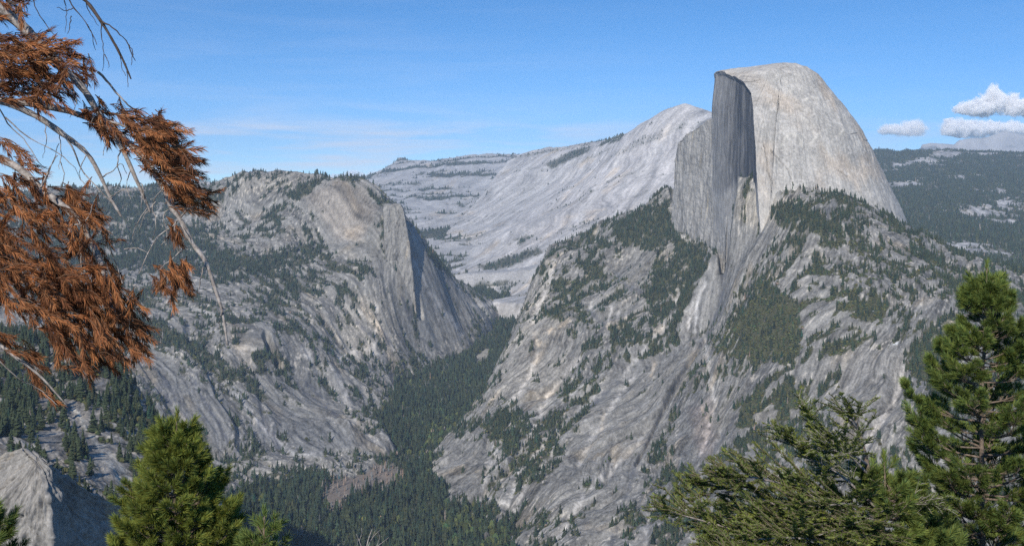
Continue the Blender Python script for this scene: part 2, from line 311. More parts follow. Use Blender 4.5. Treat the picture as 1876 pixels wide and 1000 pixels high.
# washed chutes, fresh scars and dark joints that can be told apart on the rock
JOINTS = {'dome_mountain': [(9, 70, [(487,612),(498,640),(512,668)]), (7, 50, [(727,452),(738,488)]), (6, 45, [(765,545),(772,580)]), (5, 12, [(245,645),(300,725)]), (7, 9, [(470,690),(484,768),(503,805)])], 'granite_slope': [(10, 90, [(1331,432),(1324,470),(1320,492)]), (4, 25, [(1295,612),(1245,690),(1165,850)])]}
PALE_TONE, SCAR = (.50, .47, .43), (.52, .44, .34)
LINES = {
 'granite_slope': [
  ('pale', 7.5, .66, PALE_TONE, [[(1110,712),(1062,750),(1025,785),(985,825),(950,870),(930,925)], [(1125,845),(1095,880),(1065,912),(1038,960),(1015,1000)], [(1062,658),(1030,695),(1005,722),(985,765),(970,800),(945,840)], [(1240,535),(1238,570),(1215,600),(1190,628),(1160,665),(1140,690)],
     [(1030,780),(1010,830),(985,865),(965,880),(945,930)], [(940,780),(905,830),(880,905),(862,945)], [(890,905),(950,940),(930,960)], [(985,650),(965,700),(930,745)], [(1180,800),(1130,850),(1110,880)], [(1655,672),(1650,705),(1632,745),(1600,790),(1580,835),(1565,870)],
     [(1160,690),(1120,745),(1085,800),(1060,850)], [(1290,615),(1310,740),(1285,830)], [(1322,790),(1300,830)], [(1020,475),(1000,530),(975,590)], [(1180,1000),(1192,930)]]),
  ('pale', 5., .6, (.56, .53, .49), [[(1268,555),(1262,600)], [(1280,545),(1272,610)], [(1292,520),(1270,575)], [(1275,640),(1262,665)], [(1090,545),(1080,565)], [(1120,560),(1112,600)], [(1135,562),(1130,602)], [(1150,560),(1142,600)], [(1240,420),(1262,444),(1285,455),(1303,462)]]),
  ('pale', 5., .6, SCAR, [[(1200,668),(1192,695)], [(1242,838),(1238,858)], [(1108,755),(1100,785)], [(1188,895),(1178,920)], [(980,612),(986,632)], [(1010,602),(1006,612)], [(1284,745),(1286,755)], [(1414,800),(1410,812)]]),
  ('pale', 3.6, 1., (.75, .74, .70), [[(1638,628),(1645,626)], [(1312,868),(1318,874)]]),
  ('dark', 7., .8, (.12, .12, .125), [[(1295,612),(1245,690),(1210,760),(1165,850),(1140,930),(1120,1000)], [(1330,492),(1318,560),(1300,600)], [(1355,760),(1320,800),(1290,850)], [(1130,700),(1080,745),(1030,780)], [(1070,560),(1090,580),(1108,598)], [(1000,560),(1030,575),(1060,580)], [(1120,500),(1150,525),(1175,535)], [(1600,730),(1580,790),(1590,760)]]),
 ],
 'dome_mountain': [
  ('pale', 7., .66, PALE_TONE, [[(655,570),(700,600),(720,640)], [(690,560),(690,610),(680,660)], [(625,655),(660,640),(700,650)], [(600,670),(620,690),(640,735)], [(420,640),(470,640)], [(555,640),(570,660)], [(500,800),(540,835),(590,830)], [(420,700),(470,770),(510,810)], [(800,560),(830,590),(845,612)], [(870,560),(905,558)], [(760,480),(790,540),(840,600)], [(690,815),(668,785),(640,770)]]),
  ('dark', 6., .8, (.09, .09, .10), [[(245,645),(275,690),(300,725),(320,745)], [(470,690),(472,735),(484,768),(503,805),(520,830)], [(560,700),(590,730)], [(700,600),(712,625),(705,650)], [(620,560),(650,590),(690,620)], [(535,690),(560,720),(620,760)], [(735,540),(762,610),(790,640)], [(350,690),(390,760),(430,830)], [(300,690),(340,760),(380,820)]]),
 ],
 'ridge_mountain': [
  ('pale', 11., .5, (.54, .52, .49), [[(1150,262),(1110,330),(1060,400),(1020,450)], [(1060,430),(1000,470),(960,490),(905,520)], [(1190,290),(1160,350)], [(890,560),(905,545),(912,520)], [(1000,400),(930,450),(870,482)], [(1230,235),(1180,300),(1140,350)], [(960,500),(910,530)]]),
  ('dark', 8., .45, (.15, .155, .16), [[(1180,300),(1120,370),(1070,430)], [(1010,390),(950,430),(900,455)], [(1050,420),(985,455)], [(1215,260),(1195,320)], [(930,470),(890,490)]]),
 ],
 'near_spur': [
  ('pale', 7., .9, (.50, .46, .39), [[(128,738),(150,770),(180,820),(215,870),(250,920)], [(200,830),(240,880)], [(215,770),(240,800)]]),
 ],
}
PATCH = {   # parts of the rock with a tone of their own
 'granite_slope': [((1.32,1.28,1.22),.9,10,[(1010,480),(1010,560),(1060,610),(1000,760),(905,720),(930,640),(970,540)]), ((1.22,1.2,1.18),.9,8,[(1545,650),(1640,640),(1668,690),(1640,760),(1570,850),(1525,830)]), ((1.0,.90,.88),.8,10,[(1262,745),(1300,730),(1310,800),(1300,860),(1275,820)]),
   ((.80,.82,.86),.9,10,[(1280,640),(1255,690),(1190,860),(1130,980),(1200,1000),(1260,850),(1290,740)]), ((1.35,1.28,1.16),.8,8,[(1340,345),(1420,360),(1430,400),(1390,420),(1345,400)]), ((1.2,1.2,1.2),.8,10,[(1240,570),(1330,450),(1290,590),(1250,650)]), ((.86,.88,.92),.8,16,[(1600,560),(1876,560),(1876,800),(1700,760)])],
 'dome_mountain': [((1.24,1.14,1.06),.8,10,[(560,360),(610,332),(665,340),(690,385),(660,440),(620,440)]), ((.86,.88,.92),.9,10,[(250,640),(400,690),(690,815),(500,840),(300,790)]), ((1.3,1.26,1.2),.8,12,[(640,540),(720,540),(730,640),(640,660),(610,600)]), ((1.15,1.1,1.02),.8,12,[(450,318),(560,322),(540,350),(420,360)])],
 'ridge_mountain': [((1.15,1.12,1.1),.9,30,[(1140,250),(1260,195),(1300,300),(1100,420),(900,480),(960,400)])],
}
# ------------------------------------------------------------------ the land: one sheet, finer near than far
DU = 1.6 if QUALITY else 3.2
_k = 1.0 if QUALITY else 2.0
px_cols = np.arange(-190, 2070, DU)
rows = [np.exp(np.arange(np.log(3.), np.log(880.), .06)), np.exp(np.arange(np.log(880.), np.log(6600.), .00150 * _k)), np.exp(np.arange(np.log(6600.), np.log(17500.), .0024 * _k))]
Y_rows = np.concatenate(rows)
nc, nr = len(px_cols), len(Y_rows)
PX = np.repeat(px_cols[:, None], nr, 1); YY = np.repeat(Y_rows[None], nc, 0)
XX = (PX - CX) / F_PX * YY
MASSES = make_masses()
MNAMES = ['valley_floor'] + [m.name for m in MASSES]
ST = 4                                                   # smooth shapes are worked out on every fourth row and column
ci = np.unique(np.r_[np.arange(0, nc, ST), nc - 1]); ri = np.unique(np.r_[np.arange(0, nr, ST), nr - 1])
cu = np.searchsorted(ci, np.arange(nc), side='right') - 1; cu = np.minimum(cu, len(ci) - 2)
ru = np.searchsorted(ri, np.arange(nr), side='right') - 1; ru = np.minimum(ru, len(ri) - 2)
cf = ((np.arange(nc) - ci[cu]) / (ci[cu + 1] - ci[cu]))[:, None]; rf = ((np.arange(nr) - ri[ru]) / (ri[ru + 1] - ri[ru]))[None]
def upsample(c):
    a = c[cu] * (1 - cf) + c[cu + 1] * cf
    return a[:, ru] * (1 - rf) + a[:, ru + 1] * rf
cg = np.ix_(ci, ri)

def rock_relief(m, x, Y):
    """gullies down the fall line, ledges across it, and rough rock; also how much of a ledge or gully each point is"""
    fx, fy = m.fall; h = math.hypot(fx, fy); fx, fy = fx / h, fy / h
    A, Lg = m.relief[:2]; s = m.seed
    wx, wy = fbm(x / (Lg * 3), Y / (Lg * 3), 2, s + 1), fbm(x / (Lg * 3), Y / (Lg * 3), 2, s + 2)
    x2, y2 = x + wx * Lg * .9, Y + wy * Lg * .9
    perp, along = x2 * fy - y2 * fx, x2 * fx + y2 * fy
    g1 = ridged(perp / Lg, along / (Lg * 5.), 3, s + 3)
    g2 = ridged(perp / (Lg * .33), along / (Lg * 1.3), 3, s + 4)
    q = along / (Lg * .62) + 1.3 * fbm(perp / (Lg * 1.1), along / (Lg * 1.1), 3, s + 5)
    saw = q - np.floor(q); saw = np.where(saw < .78, saw / .78, (1 - saw) / .22)
    f1 = fbm(perp / (Lg * .24), along / (Lg * .80), 5, s + 6, .58)
    q2 = -perp / (Lg * 1.15) + 1.0 * fbm(perp / (Lg * 2.2), along / (Lg * 5.), 3, s + 8)
    s2 = q2 - np.floor(q2); s2 = np.where(s2 < .86, s2 / .86, (1 - s2) / .14)
    s2 = (s2 - .5) * sstep(-.25, .2, fbm(perp / (Lg * 1.5), along / (Lg * 3.), 2, s + 9))
    f2 = ridged(perp / (Lg * .10), along / (Lg * .30), 3, s + 7)
    z = A * (.62 * s2 + .50 * g1 + .24 * g2 + .14 * (saw - .5) + .28 * f1 + .07 * f2)
    return z, g1, g2, saw, perp, along
LAND_Z = np.full((nc, nr), -1e9); LAND_ID = np.zeros((nc, nr), np.int8)
G1 = np.zeros((nc, nr), np.float32); G2 = G1.copy(); SAW = G1.copy(); PERP = G1.copy(); ALONG = G1.copy()
zv = np.maximum(valley_z(XX, YY, PX), ledge_z(XX, YY))
zv = zv + np.where(YY > 900, 6 * fbm(XX / 160, YY / 160, 4, 5), .15 * fbm(XX / 2., YY / 2., 3, 6))
bases = [upsample(m.base(XX[cg], YY[cg]) + m.domain(PX[cg], YY[cg])) for m in MASSES]
_g = MNAMES.index('granite_slope') - 1                   # a steep gully runs down in front of the great wall
_cap = np.interp(PX, [1200, 1225, 1245, 1275, 1305, 1322, 1335, 1350, 1366], [300, 352, 414, 440, 462, 478, 448, 350, 220])
bases[_g] = np.where((YY > 3500) & (YY < 5000), np.minimum(bases[_g], (HY - _cap) / F_PX * YY - 8), bases[_g])
hi = np.maximum(np.max(bases, 0), zv)
LAND_Z = zv.copy()
for k, m in enumerate(MASSES):
    sel = bases[k] > hi - 160
    x, y = XX[sel], YY[sel]
    r, g1, g2, saw, pe, al = rock_relief(m, x, y)
    z = bases[k][sel] + r
    for wid, deep, ln in JOINTS.get(m.name, []):
        py_ = HY - F_PX * z / y
        z = z - deep * sstep(wid, 0, seg_dist(PX[sel], py_, ln))
    for (kind, wid, amt, tone, lines) in LINES.get(m.name, []):
        if kind == 'pale' and len(lines) > 8 and m.name == 'granite_slope':
            for ln in lines:
                py_ = HY - F_PX * z / y; ppx = PX[sel]
                bx = (ppx > min(q[0] for q in ln) - 20) & (ppx < max(q[0] for q in ln) + 20)
                z[bx] -= 9 * sstep(13, 0, seg_dist(ppx[bx], py_[bx], ln))
    win = z > LAND_Z[sel]
    idx = np.nonzero(sel); idx = (idx[0][win], idx[1][win])
    LAND_Z[idx] = z[win]; LAND_ID[idx] = k + 1
    G1[idx] = g1[win]; G2[idx] = g2[win]; SAW[idx] = saw[win]; PERP[idx] = pe[win]; ALONG[idx] = al[win]
PY = HY - F_PX * LAND_Z / YY
RUN = np.minimum.accumulate(PY, axis=1)
HID = PY - np.c_[np.full(nc, 1e9), RUN[:, :-1]]          # > 0: hidden from the viewpoint by so many rows
dzdy = np.gradient(LAND_Z, Y_rows, axis=1); dzdx = np.gradient(LAND_Z, axis=0) / (DU / F_PX * YY)
dzdy = dzdy - dzdx * XX / YY
SLOPE = np.hypot(dzdx, dzdy)

# ------------------------------------------------------------------ cover and colour of the land
COVER_CUT = np.zeros((nc, nr), np.float32)
def box_index(sel, box):
    i, j = np.nonzero(sel); return i[box], j[box]
COVER = np.zeros((nc, nr), np.float32); CONIF = np.full((nc, nr), .75, np.float32)
ALB = np.zeros((nc, nr, 3), np.float32)
wob = 7 * fbm(PX / 22, PY / 22, 3, 77); 
def tri(c): return np.array(c, np.float32)
for k, name in enumerate(MNAMES):
    sel = (LAND_ID == k) & (HID < 160)
    if not sel.any(): continue
    x, y, px, py, sl = XX[sel], YY[sel], PX[sel], PY[sel], SLOPE[sel]
    g1, g2, saw, pe, al = G1[sel], G2[sel], SAW[sel], PERP[sel], ALONG[sel]
    sc = {'far_mountain': 3.2, 'ridge_mountain': 2.4, 'forested_plateau': 2.4, 'dome_mountain': 1.35, 'valley_floor': 1.2, 'near_spur': .6}.get(name, 1.)
    dens = np.full(x.shape, SPARSE[name], np.float32); con = np.full(x.shape, .72, np.float32)
    w = wob[sel]
    for (d, c, soft, V) in FOREST.get(name, []):
        f = sstep(-soft, soft, poly_sd(px, py, V) + w)
        dens = np.maximum(dens, d * f); con = con * (1 - f) + c * f
    for (d, soft, V) in BARE.get(name, []):
        dens = dens - d * sstep(-soft, soft, poly_sd(px, py, V) + w * .6)
    n_big = fbm(x / (150 * sc), y / (150 * sc), 4, 201 + k, .6)
    pe_, al_ = (x, y) if name in ('valley_floor', 'forested_plateau') else (pe, al)
    n_fine = fbm(pe_ / (26 * sc), al_ / (64 * sc), 3, 301 + k, .6)
    if name == 'valley_floor':
        cov = sstep(.3, .6, dens + .25 * n_big)
        cov *= 1 - .35 * sstep(.1, .5, fbm(x / 260, y / 260, 3, 9))
    elif name == 'forested_plateau':
        pale = fbm(x / 900, y / 900, 4, 19, .6) + .55 * sstep(300, 275, py) * fbm(x / 500, y / 700, 3, 21)
        pale = pale + .35 * n_fine + .25 * n_big
        cov = sstep(-.30, -.12, -pale) * (1 - .35 * sstep(-.1, .3, n_fine)) * (1 - .6 * sstep(420, 490, py) * sstep(-.1, .3, n_big))
    elif name in ('far_mountain', 'ridge_mountain'):
        band = fbm(x / 1300, y / 420 + LAND_Z[sel] / 260, 4, 23 + k, .6)
        amt = .95 if name == 'far_mountain' else .32
        cov = sstep(.02, .26, band * 1.3 + dens - .36 + .5 * n_fine) * amt
        if name == 'ridge_mountain':
            cov = np.maximum(cov, .9 * sstep(.0, .25, n_big + .2) * sstep(-3, 3, poly_sd(px, py, [(1000,300),(1040,280),(1100,258),(1142,247),(1135,258),(1090,275),(1040,296),(1010,310)]) + w * .5))
            for V in ([(875,488),(930,470),(985,455),(1000,462),(930,490),(890,498)], [(940,440),(960,430),(975,432),(955,448)], [(905,520),(950,500),(960,512),(920,535)]):
                cov = np.maximum(cov, .9 * sstep(-4, 4, poly_sd(px, py, V) + w * .6))
    else:
        n_spk = fbm(pe / 12., al / 26., 2, 331 + k)
        lush = dens + .62 * n_big + .75 * n_fine + .30 * n_spk - .10 * g2 + .10 * (.4 - saw) - .10 * np.clip(sl - .9, 0, 2)
        cov = sstep(.47, .60, lush)
    CONIF[sel] = con
    # bare rock
    st = fbm(pe / (13 * sc), al / (150 * sc), 4, 401 + k, .6)
    st2 = fbm(pe / (45 * sc), al / (420 * sc), 3, 402 + k)
    mot = fbm(pe_ / (38 * sc), al_ / (120 * sc), 5, 403 + k, .64)
    fin = fbm(pe_ / (7.5 * sc), al_ / (21 * sc), 3, 404 + k, .62)
    v = 1 + .80 * st + .60 * st2 + .65 * mot + .80 * fin
    pale = sstep(.42, .62, -g1 * .55 + .55 * st2 + .35 * mot)            # washed gully beds and fresh rock
    rock = tri((.190, .180, .162)) * np.clip(v, .28, 2.0)[:, None]
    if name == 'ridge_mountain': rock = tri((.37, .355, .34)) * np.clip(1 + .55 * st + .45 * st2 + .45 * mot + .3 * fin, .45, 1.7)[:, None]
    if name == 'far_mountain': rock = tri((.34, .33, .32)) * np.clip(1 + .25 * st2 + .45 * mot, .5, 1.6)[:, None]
    if name == 'near_spur': rock = tri((.20, .185, .165)) * np.clip(v, .4, 1.7)[:, None]
    if name == 'forested_plateau': rock = tri((.30, .29, .28)) * np.clip(v, .5, 1.6)[:, None]
    if name == 'valley_floor': rock = tri((.27, .25, .21)) * np.clip(v, .5, 1.6)[:, None]
    rock = rock * (1 - .0 * pale[:, None]) + (tri((.40, .37, .335)) - rock) * (.62 * pale)[:, None]
    # chips of fresh pale rock between the bushes, dark lichen, washed lines and joints
    chip = sstep(.18, .42, fin + .5 * n_fine) * sstep(.30, .45, dens)
    if name in ('granite_slope', 'dome_mountain', 'near_spur'):
        rock = rock + (tri((.50, .45, .38)) - rock) * (.75 * chip)[:, None]
    for kind, wid, amt, tone, lines in LINES.get(name, []):
        wl_ = 5 * fbm(px / 17, py / 17, 3, 88); wl2 = 5 * fbm(px / 17, py / 17, 3, 89)
        for ln in lines:
            box = (px > min(q[0] for q in ln) - 14) & (px < max(q[0] for q in ln) + 14) & (py > min(q[1] for q in ln) - 14) & (py < max(q[1] for q in ln) + 14)
            dd = seg_dist(px[box] + wl_[box], py[box] + wl2[box], ln); f = amt * sstep(wid, 0, dd * (1 + 1.2 * n_fine[box] + .9 * fin[box])) * (1 + .8 * st[box] + .6 * fin[box]).clip(.2, 1.4)
            f = (f * sstep(-.45, .1, fbm(px[box] / 13, py[box] / 13, 3, 90))).clip(0, .95)
            rock[box] += (tri(tone) - rock[box]) * f[:, None]
            COVER_CUT[box_index(sel, box)] = np.maximum(COVER_CUT[box_index(sel, box)], f * (1.3 if kind == 'pale' else .5))
    for tone, amt, soft, V in PATCH.get(name, []):
        f = amt * sstep(-soft, soft, poly_sd(px, py, V) + w)
        rock = rock * (1 + f[:, None] * (tri(tone) - 1))
    cov = cov * (1 - np.clip(COVER_CUT[sel], 0, 1)) if name in LINES else cov
    COVER[sel] = np.clip(cov, 0, 1)
    warm = sstep(.15, .6, fbm(pe / (90 * sc), al / (200 * sc), 3, 405 + k))
    rock = rock * (1 + warm[:, None] * tri((.16, .05, -.10)))
    soil = tri((.056, .056, .033)) * (1 + .5 * fin)[:, None]
    if name in ('granite_slope', 'near_spur'): soil = tri((.062, .062, .032)) * (1 + .6 * fin)[:, None]
    if name == 'valley_floor':
        dp = sstep(-12, 12, poly_sd(px, py, DEAD_PATCH) + w)[:, None]; soil = soil + (tri((.19, .155, .125)) - soil) * dp
    c = np.clip(cov * 1.0, 0, 1)[:, None]
    ALB[sel] = np.clip(rock * (1 - c) + soil * c, .01, .8)
near = (YY < 880) & (LAND_ID == 0)
ALB[near] = tri((.20, .17, .12)); COVER[near] = 0

SAY = {'valley_floor': ('flat forested valley floor winding between the granite walls', 'valley'), 'far_mountain': ('banded pale mountain with a small pointed summit beyond the northern dome', 'mountain'),
 'ridge_mountain': ('long pale bare granite ridge rising to a peak just left of the sliced dome', 'mountain'), 'dome_mountain': ('rounded granite dome with a forested shoulder on the left side of the valley', 'mountain'),
 'granite_slope': ('broad grey granite slope with scattered trees below the sliced dome', 'mountain'), 'forested_plateau': ('dark forested plateau to the right of the sliced dome', 'plateau'), 'near_spur': ('near rocky spur dotted with conifers at the lower left', 'ridge')}
# ------------------------------------------------------------------ the land as meshes, one for each mountain
M_ROCK = rock_material('granite', ((26., .45), (7., .75), (2.4, .6)), .12)
M_FLOOR = rock_material('forest_floor', ((30., .5), (6., .5)), .1)
vid = np.arange(nc * nr).reshape(nc, nr)
quad = np.stack([vid[:-1, :-1], vid[1:, :-1], vid[1:, 1:], vid[:-1, 1:]], -1)
keep = (np.minimum(np.minimum(HID[:-1, :-1], HID[1:, :-1]), np.minimum(HID[1:, 1:], HID[:-1, 1:])) < 150)
fid = LAND_ID[:-1, :-1]
ALLCO = np.stack([XX, YY, LAND_Z], -1).reshape(-1, 3); ALLC = ALB.reshape(-1, 3)
for k, name in enumerate(MNAMES):
    q = quad[keep & (fid == k)]
    if not len(q): continue
    u, inv = np.unique(q, return_inverse=True)
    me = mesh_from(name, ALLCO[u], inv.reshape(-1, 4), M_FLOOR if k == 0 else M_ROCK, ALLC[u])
    tag(link(name, me), *SAY[name], kind='structure')
# country beyond, down to the horizon on every side
aa = np.linspace(0, 2 * np.pi, 97)[:-1]; rr = [0., 2500., 12000., 60000.]
co = [(r * np.cos(a), r * np.sin(a), -1150.) for r in rr[1:] for a in aa]; co = np.array([(0, 0, -1150.)] * 0 + co)
fc = [(i * 96 + j, i * 96 + (j + 1) % 96, (i + 1) * 96 + (j + 1) % 96, (i + 1) * 96 + j) for i in range(2) for j in range(96)]
fc = np.array(fc)
tag(link('ground', mesh_from('ground', co, fc, M_FLOOR, np.tile(tri((.06, .07, .04)), (len(co), 1)))), 'low country reaching to the horizon on every side', 'ground', kind='structure')
# ------------------------------------------------------------------ the great sliced dome
def grid_faces(n, m, wrap=False):
    i = np.arange(n if wrap else n - 1)[:, None]; j = np.arange(m - 1)[None]
    i2 = (i + 1) % n
    return np.stack([i * m + j, i * m + j + 1, i2 * m + j + 1, i2 * m + j], -1).reshape(-1, 4)
def grid_normals(P, wrap=False):
    if wrap: du = np.roll(P, -1, 0) - np.roll(P, 1, 0)
    else: du = np.gradient(P, axis=0)
    n = np.cross(np.gradient(P, axis=1), du)
    return n / np.maximum(np.linalg.norm(n, axis=-1, keepdims=True), 1e-6)
def build_dome():
    S = np.array([1131., 4150.]); ztop = 517.
    prof_r = np.array([0, 45, 89, 134, 178, 223, 267, 312, 352, 390, 445, 501, 517, 560, 620.])
    prof_d = np.array([0, 5, 20, 49, 109, 160, 220, 287, 365, 454, 566, 688, 715, 820, 960.])
    cut = np.array([(912, 3620), (925, 3795), (953, 4010), (946, 4080), (926, 4220), (897, 4405), (900, 4470), (985, 4560), (1200, 4700)], float)
    ang = np.radians(np.concatenate([np.linspace(251, 480, 470)[:-1], np.linspace(120, 251, 640)[:-1]]))
    A = np.degrees(ang) % 360
    Rb = np.exp(np.interp(A, [0, 45, 90, 120, 131, 138, 148, 160, 180, 205, 235, 250, 270, 300, 330, 360], np.log([517, 560, 900, 2600, 3400, 2600, 1250, 860, 690, 600, 560, 470, 440, 450, 480, 517])))
    cs, sn = np.cos(ang), np.sin(ang)
    hit = np.full(len(ang), 1e9); hl = np.zeros(len(ang)); acc = 0
    for (a, b) in zip(cut[:-1], cut[1:]):
        e = b - a; den = cs * e[1] - sn * e[0]
        w = a - S
        t = (w[0] * e[1] - w[1] * e[0]) / np.where(np.abs(den) < 1e-9, 1e-9, den)
        q = (w[0] * sn - w[1] * cs) / np.where(np.abs(den) < 1e-9, 1e-9, den)
        L = np.hypot(*e); ok = (t > 0) & (q >= -1e-6) & (q <= 1 + 1e-6) & (t < hit)
        hl = np.where(ok, acc + q * L, hl); hit = np.where(ok, t, hit); acc += L
    NT = 560
    P = np.zeros((len(ang), NT, 3)); FACE = np.zeros((len(ang), NT)); AL = np.zeros((len(ang), NT)); RR = np.zeros((len(ang), NT))
    for i in range(len(ang)):
        rr = np.linspace(0, 620 / 517. * Rb[i], 400)
        dd = np.interp(rr / Rb[i] * 517, prof_r, prof_d)
        keepm = dd < 900
        rr, dd = rr[keepm], dd[keepm]
        if hit[i] < rr[-1]:
            re, ze = hit[i], np.interp(hit[i], rr, dd)
            m2 = rr < re
            vis = 9. if hl[i] > 380 and hl[i] < 800 else 3.
            bt = float(sstep(520, 760, hl[i]))       # the prow leans out towards its foot
            rr = np.r_[rr[m2], re, re - .25 * vis, re - vis, re - vis * .6 + 18 * bt, re + 34 * bt]
            dd = np.r_[dd[m2], ze, ze + 9, ze + 20, ze + 140, 900]
            first = m2.sum()
        else: first = 10 ** 9
        s = np.r_[0, np.cumsum(np.hypot(np.diff(rr), np.diff(dd)))]
        if first < 10 ** 9:
            se = s[first]; tt = np.r_[np.linspace(0, se, 261)[:-1], np.linspace(se, s[-1], NT - 260)]
            FACE[i, 261:] = 1
        else: tt = np.linspace(0, s[-1], NT)
        r = np.interp(tt, s, rr); d = np.interp(tt, s, dd)
        P[i, :, 0] = S[0] + cs[i] * r; P[i, :, 1] = S[1] + sn[i] * r; P[i, :, 2] = ztop - d
        AL[i] = hl[i]; RR[i] = r
    N = grid_normals(P, True)
    if (N[:, NT // 3, 2].mean()) < 0: N = -N
    z = P[..., 2]; a2 = np.unwrap(ang)[:, None] + 0 * z
    # slabs, flutes and cracks
    ux = P[..., 0] + .35 * P[..., 1]
    dome_d = 9 * fbm(ux / 170, z / 210, 4, 501, .5) + 3.5 * fbm(ux / 32, z / 120, 4, 502, .6) + 1.2 * fbm(ux / 9, z / 13, 3, 503, .6)
    face_d = 6 * fbm(AL / 80, z / 500, 3, 504, .5) + 1.3 * ridged(AL / 22, z / 300, 3, 505, .5) + 1.4 * fbm(AL / 14, z / 30, 4, 506, .6)
    disp = np.where(FACE > 0, face_d, dome_d) * sstep(0, 60, RR)
    px = CX + F_PX * P[..., 0] / P[..., 1]; py = HY - F_PX * z / P[..., 1]
    cracks = [[(1413,276),(1430,296),(1441,308),(1448,324),(1454,340)], [(1404,312),(1414,330),(1421,345)], [(1537,312),(1545,318),(1553,323)], [(1560,246),(1570,244)], [(1584,257),(1594,262)], [(1360,150),(1376,150),(1392,146)], [(1399,266),(1405,290),(1408,318)]]
    bands = [[(1434,266),(1439,252),(1449,245),(1459,247),(1467,257),(1470,268)], [(1488,262),(1500,246)], [(1545,240),(1540,246)], [(1478,182),(1490,178),(1500,180)], [(1440,170),(1452,165)], [(1470,215),(1480,222)]]
    crack = np.zeros_like(z)
    front = N[..., 1] < .25
    for k, c in enumerate(cracks):
        crack = np.maximum(crack, sstep(1.5, .3, seg_dist(px + 2.0 * fbm(px / 6, py / 6, 2, 91), py, c)) * front * (FACE < 1))
    band = np.zeros_like(z)
    for q in bands: band = np.maximum(band, sstep(5, 0, seg_dist(px + 2.5 * fbm(px / 6, py / 6, 2, 92), py, q)) * front * (FACE < 1))
    disp = disp - 3.0 * crack + 2 * band
    P = P + N * disp[..., None]
    # colour: pale weathered dome with water streaks; stained wall, its shade painted in darker towards the right
    st = fbm(a2 * 60 + .4 * fbm(ux / 60, z / 60, 2, 510), RR / 300 + z / 260, 4, 511, .6)
    mot = fbm(ux / 90, z / 90, 5, 512, .62); fin = fbm(ux / 11, z / 11, 3, 513, .6)
    v = np.clip(1 + .42 * st + .40 * mot + .34 * fin, .45, 1.6)
    dome_c = tri((.375, .352, .318)) * v[..., None]
    warm = sstep(.0, .5, fbm(ux / 130, z / 200, 3, 514))[..., None]; dome_c = dome_c * (1 + warm * tri((.10, .01, -.08)))
    palep = sstep(.22, .42, fbm(ux / 55, z / 40, 3, 515, .6))[..., None]; dome_c = dome_c + palep * (tri((.54, .50, .45)) - dome_c) * .6
    dome_c = dome_c + (tri((.58, .54, .47)) - dome_c) * (.5 * band)[..., None]
    dome_c = dome_c * (1 - .50 * crack[..., None] * (.4 + .6 * sstep(-.2, .3, mot))[..., None])
    foot = sstep(-25, 12, py - np.interp(px, [1395, 1480, 1560, 1612, 1672], [345, 362, 368, 392, 440]))[..., None]
    dome_c = dome_c + foot * (tri((.56, .52, .46)) - dome_c) * .4
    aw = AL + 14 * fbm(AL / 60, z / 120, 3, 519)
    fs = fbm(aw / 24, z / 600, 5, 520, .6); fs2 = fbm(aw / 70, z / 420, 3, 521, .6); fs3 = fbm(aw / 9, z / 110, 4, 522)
    lit = np.maximum(sstep(540, 720, AL + 50 * fs2) * .80, 1. * sstep(50, -30, z + 60 * fs2))  # sunlit left part and foot of the wall, painted in as paler colour
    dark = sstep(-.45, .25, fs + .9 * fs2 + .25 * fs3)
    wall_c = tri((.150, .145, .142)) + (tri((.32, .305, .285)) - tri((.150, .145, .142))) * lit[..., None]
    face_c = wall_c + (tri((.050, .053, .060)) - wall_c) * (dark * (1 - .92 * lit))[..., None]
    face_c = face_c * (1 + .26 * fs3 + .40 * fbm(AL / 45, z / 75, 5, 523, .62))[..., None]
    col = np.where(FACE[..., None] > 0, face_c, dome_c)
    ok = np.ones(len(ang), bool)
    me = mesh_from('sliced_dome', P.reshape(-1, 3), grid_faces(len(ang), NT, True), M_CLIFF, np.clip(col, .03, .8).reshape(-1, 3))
    return tag(link('sliced_dome', me), 'great bare granite dome sliced off in a dark sheer face on its left', 'dome', kind='structure')

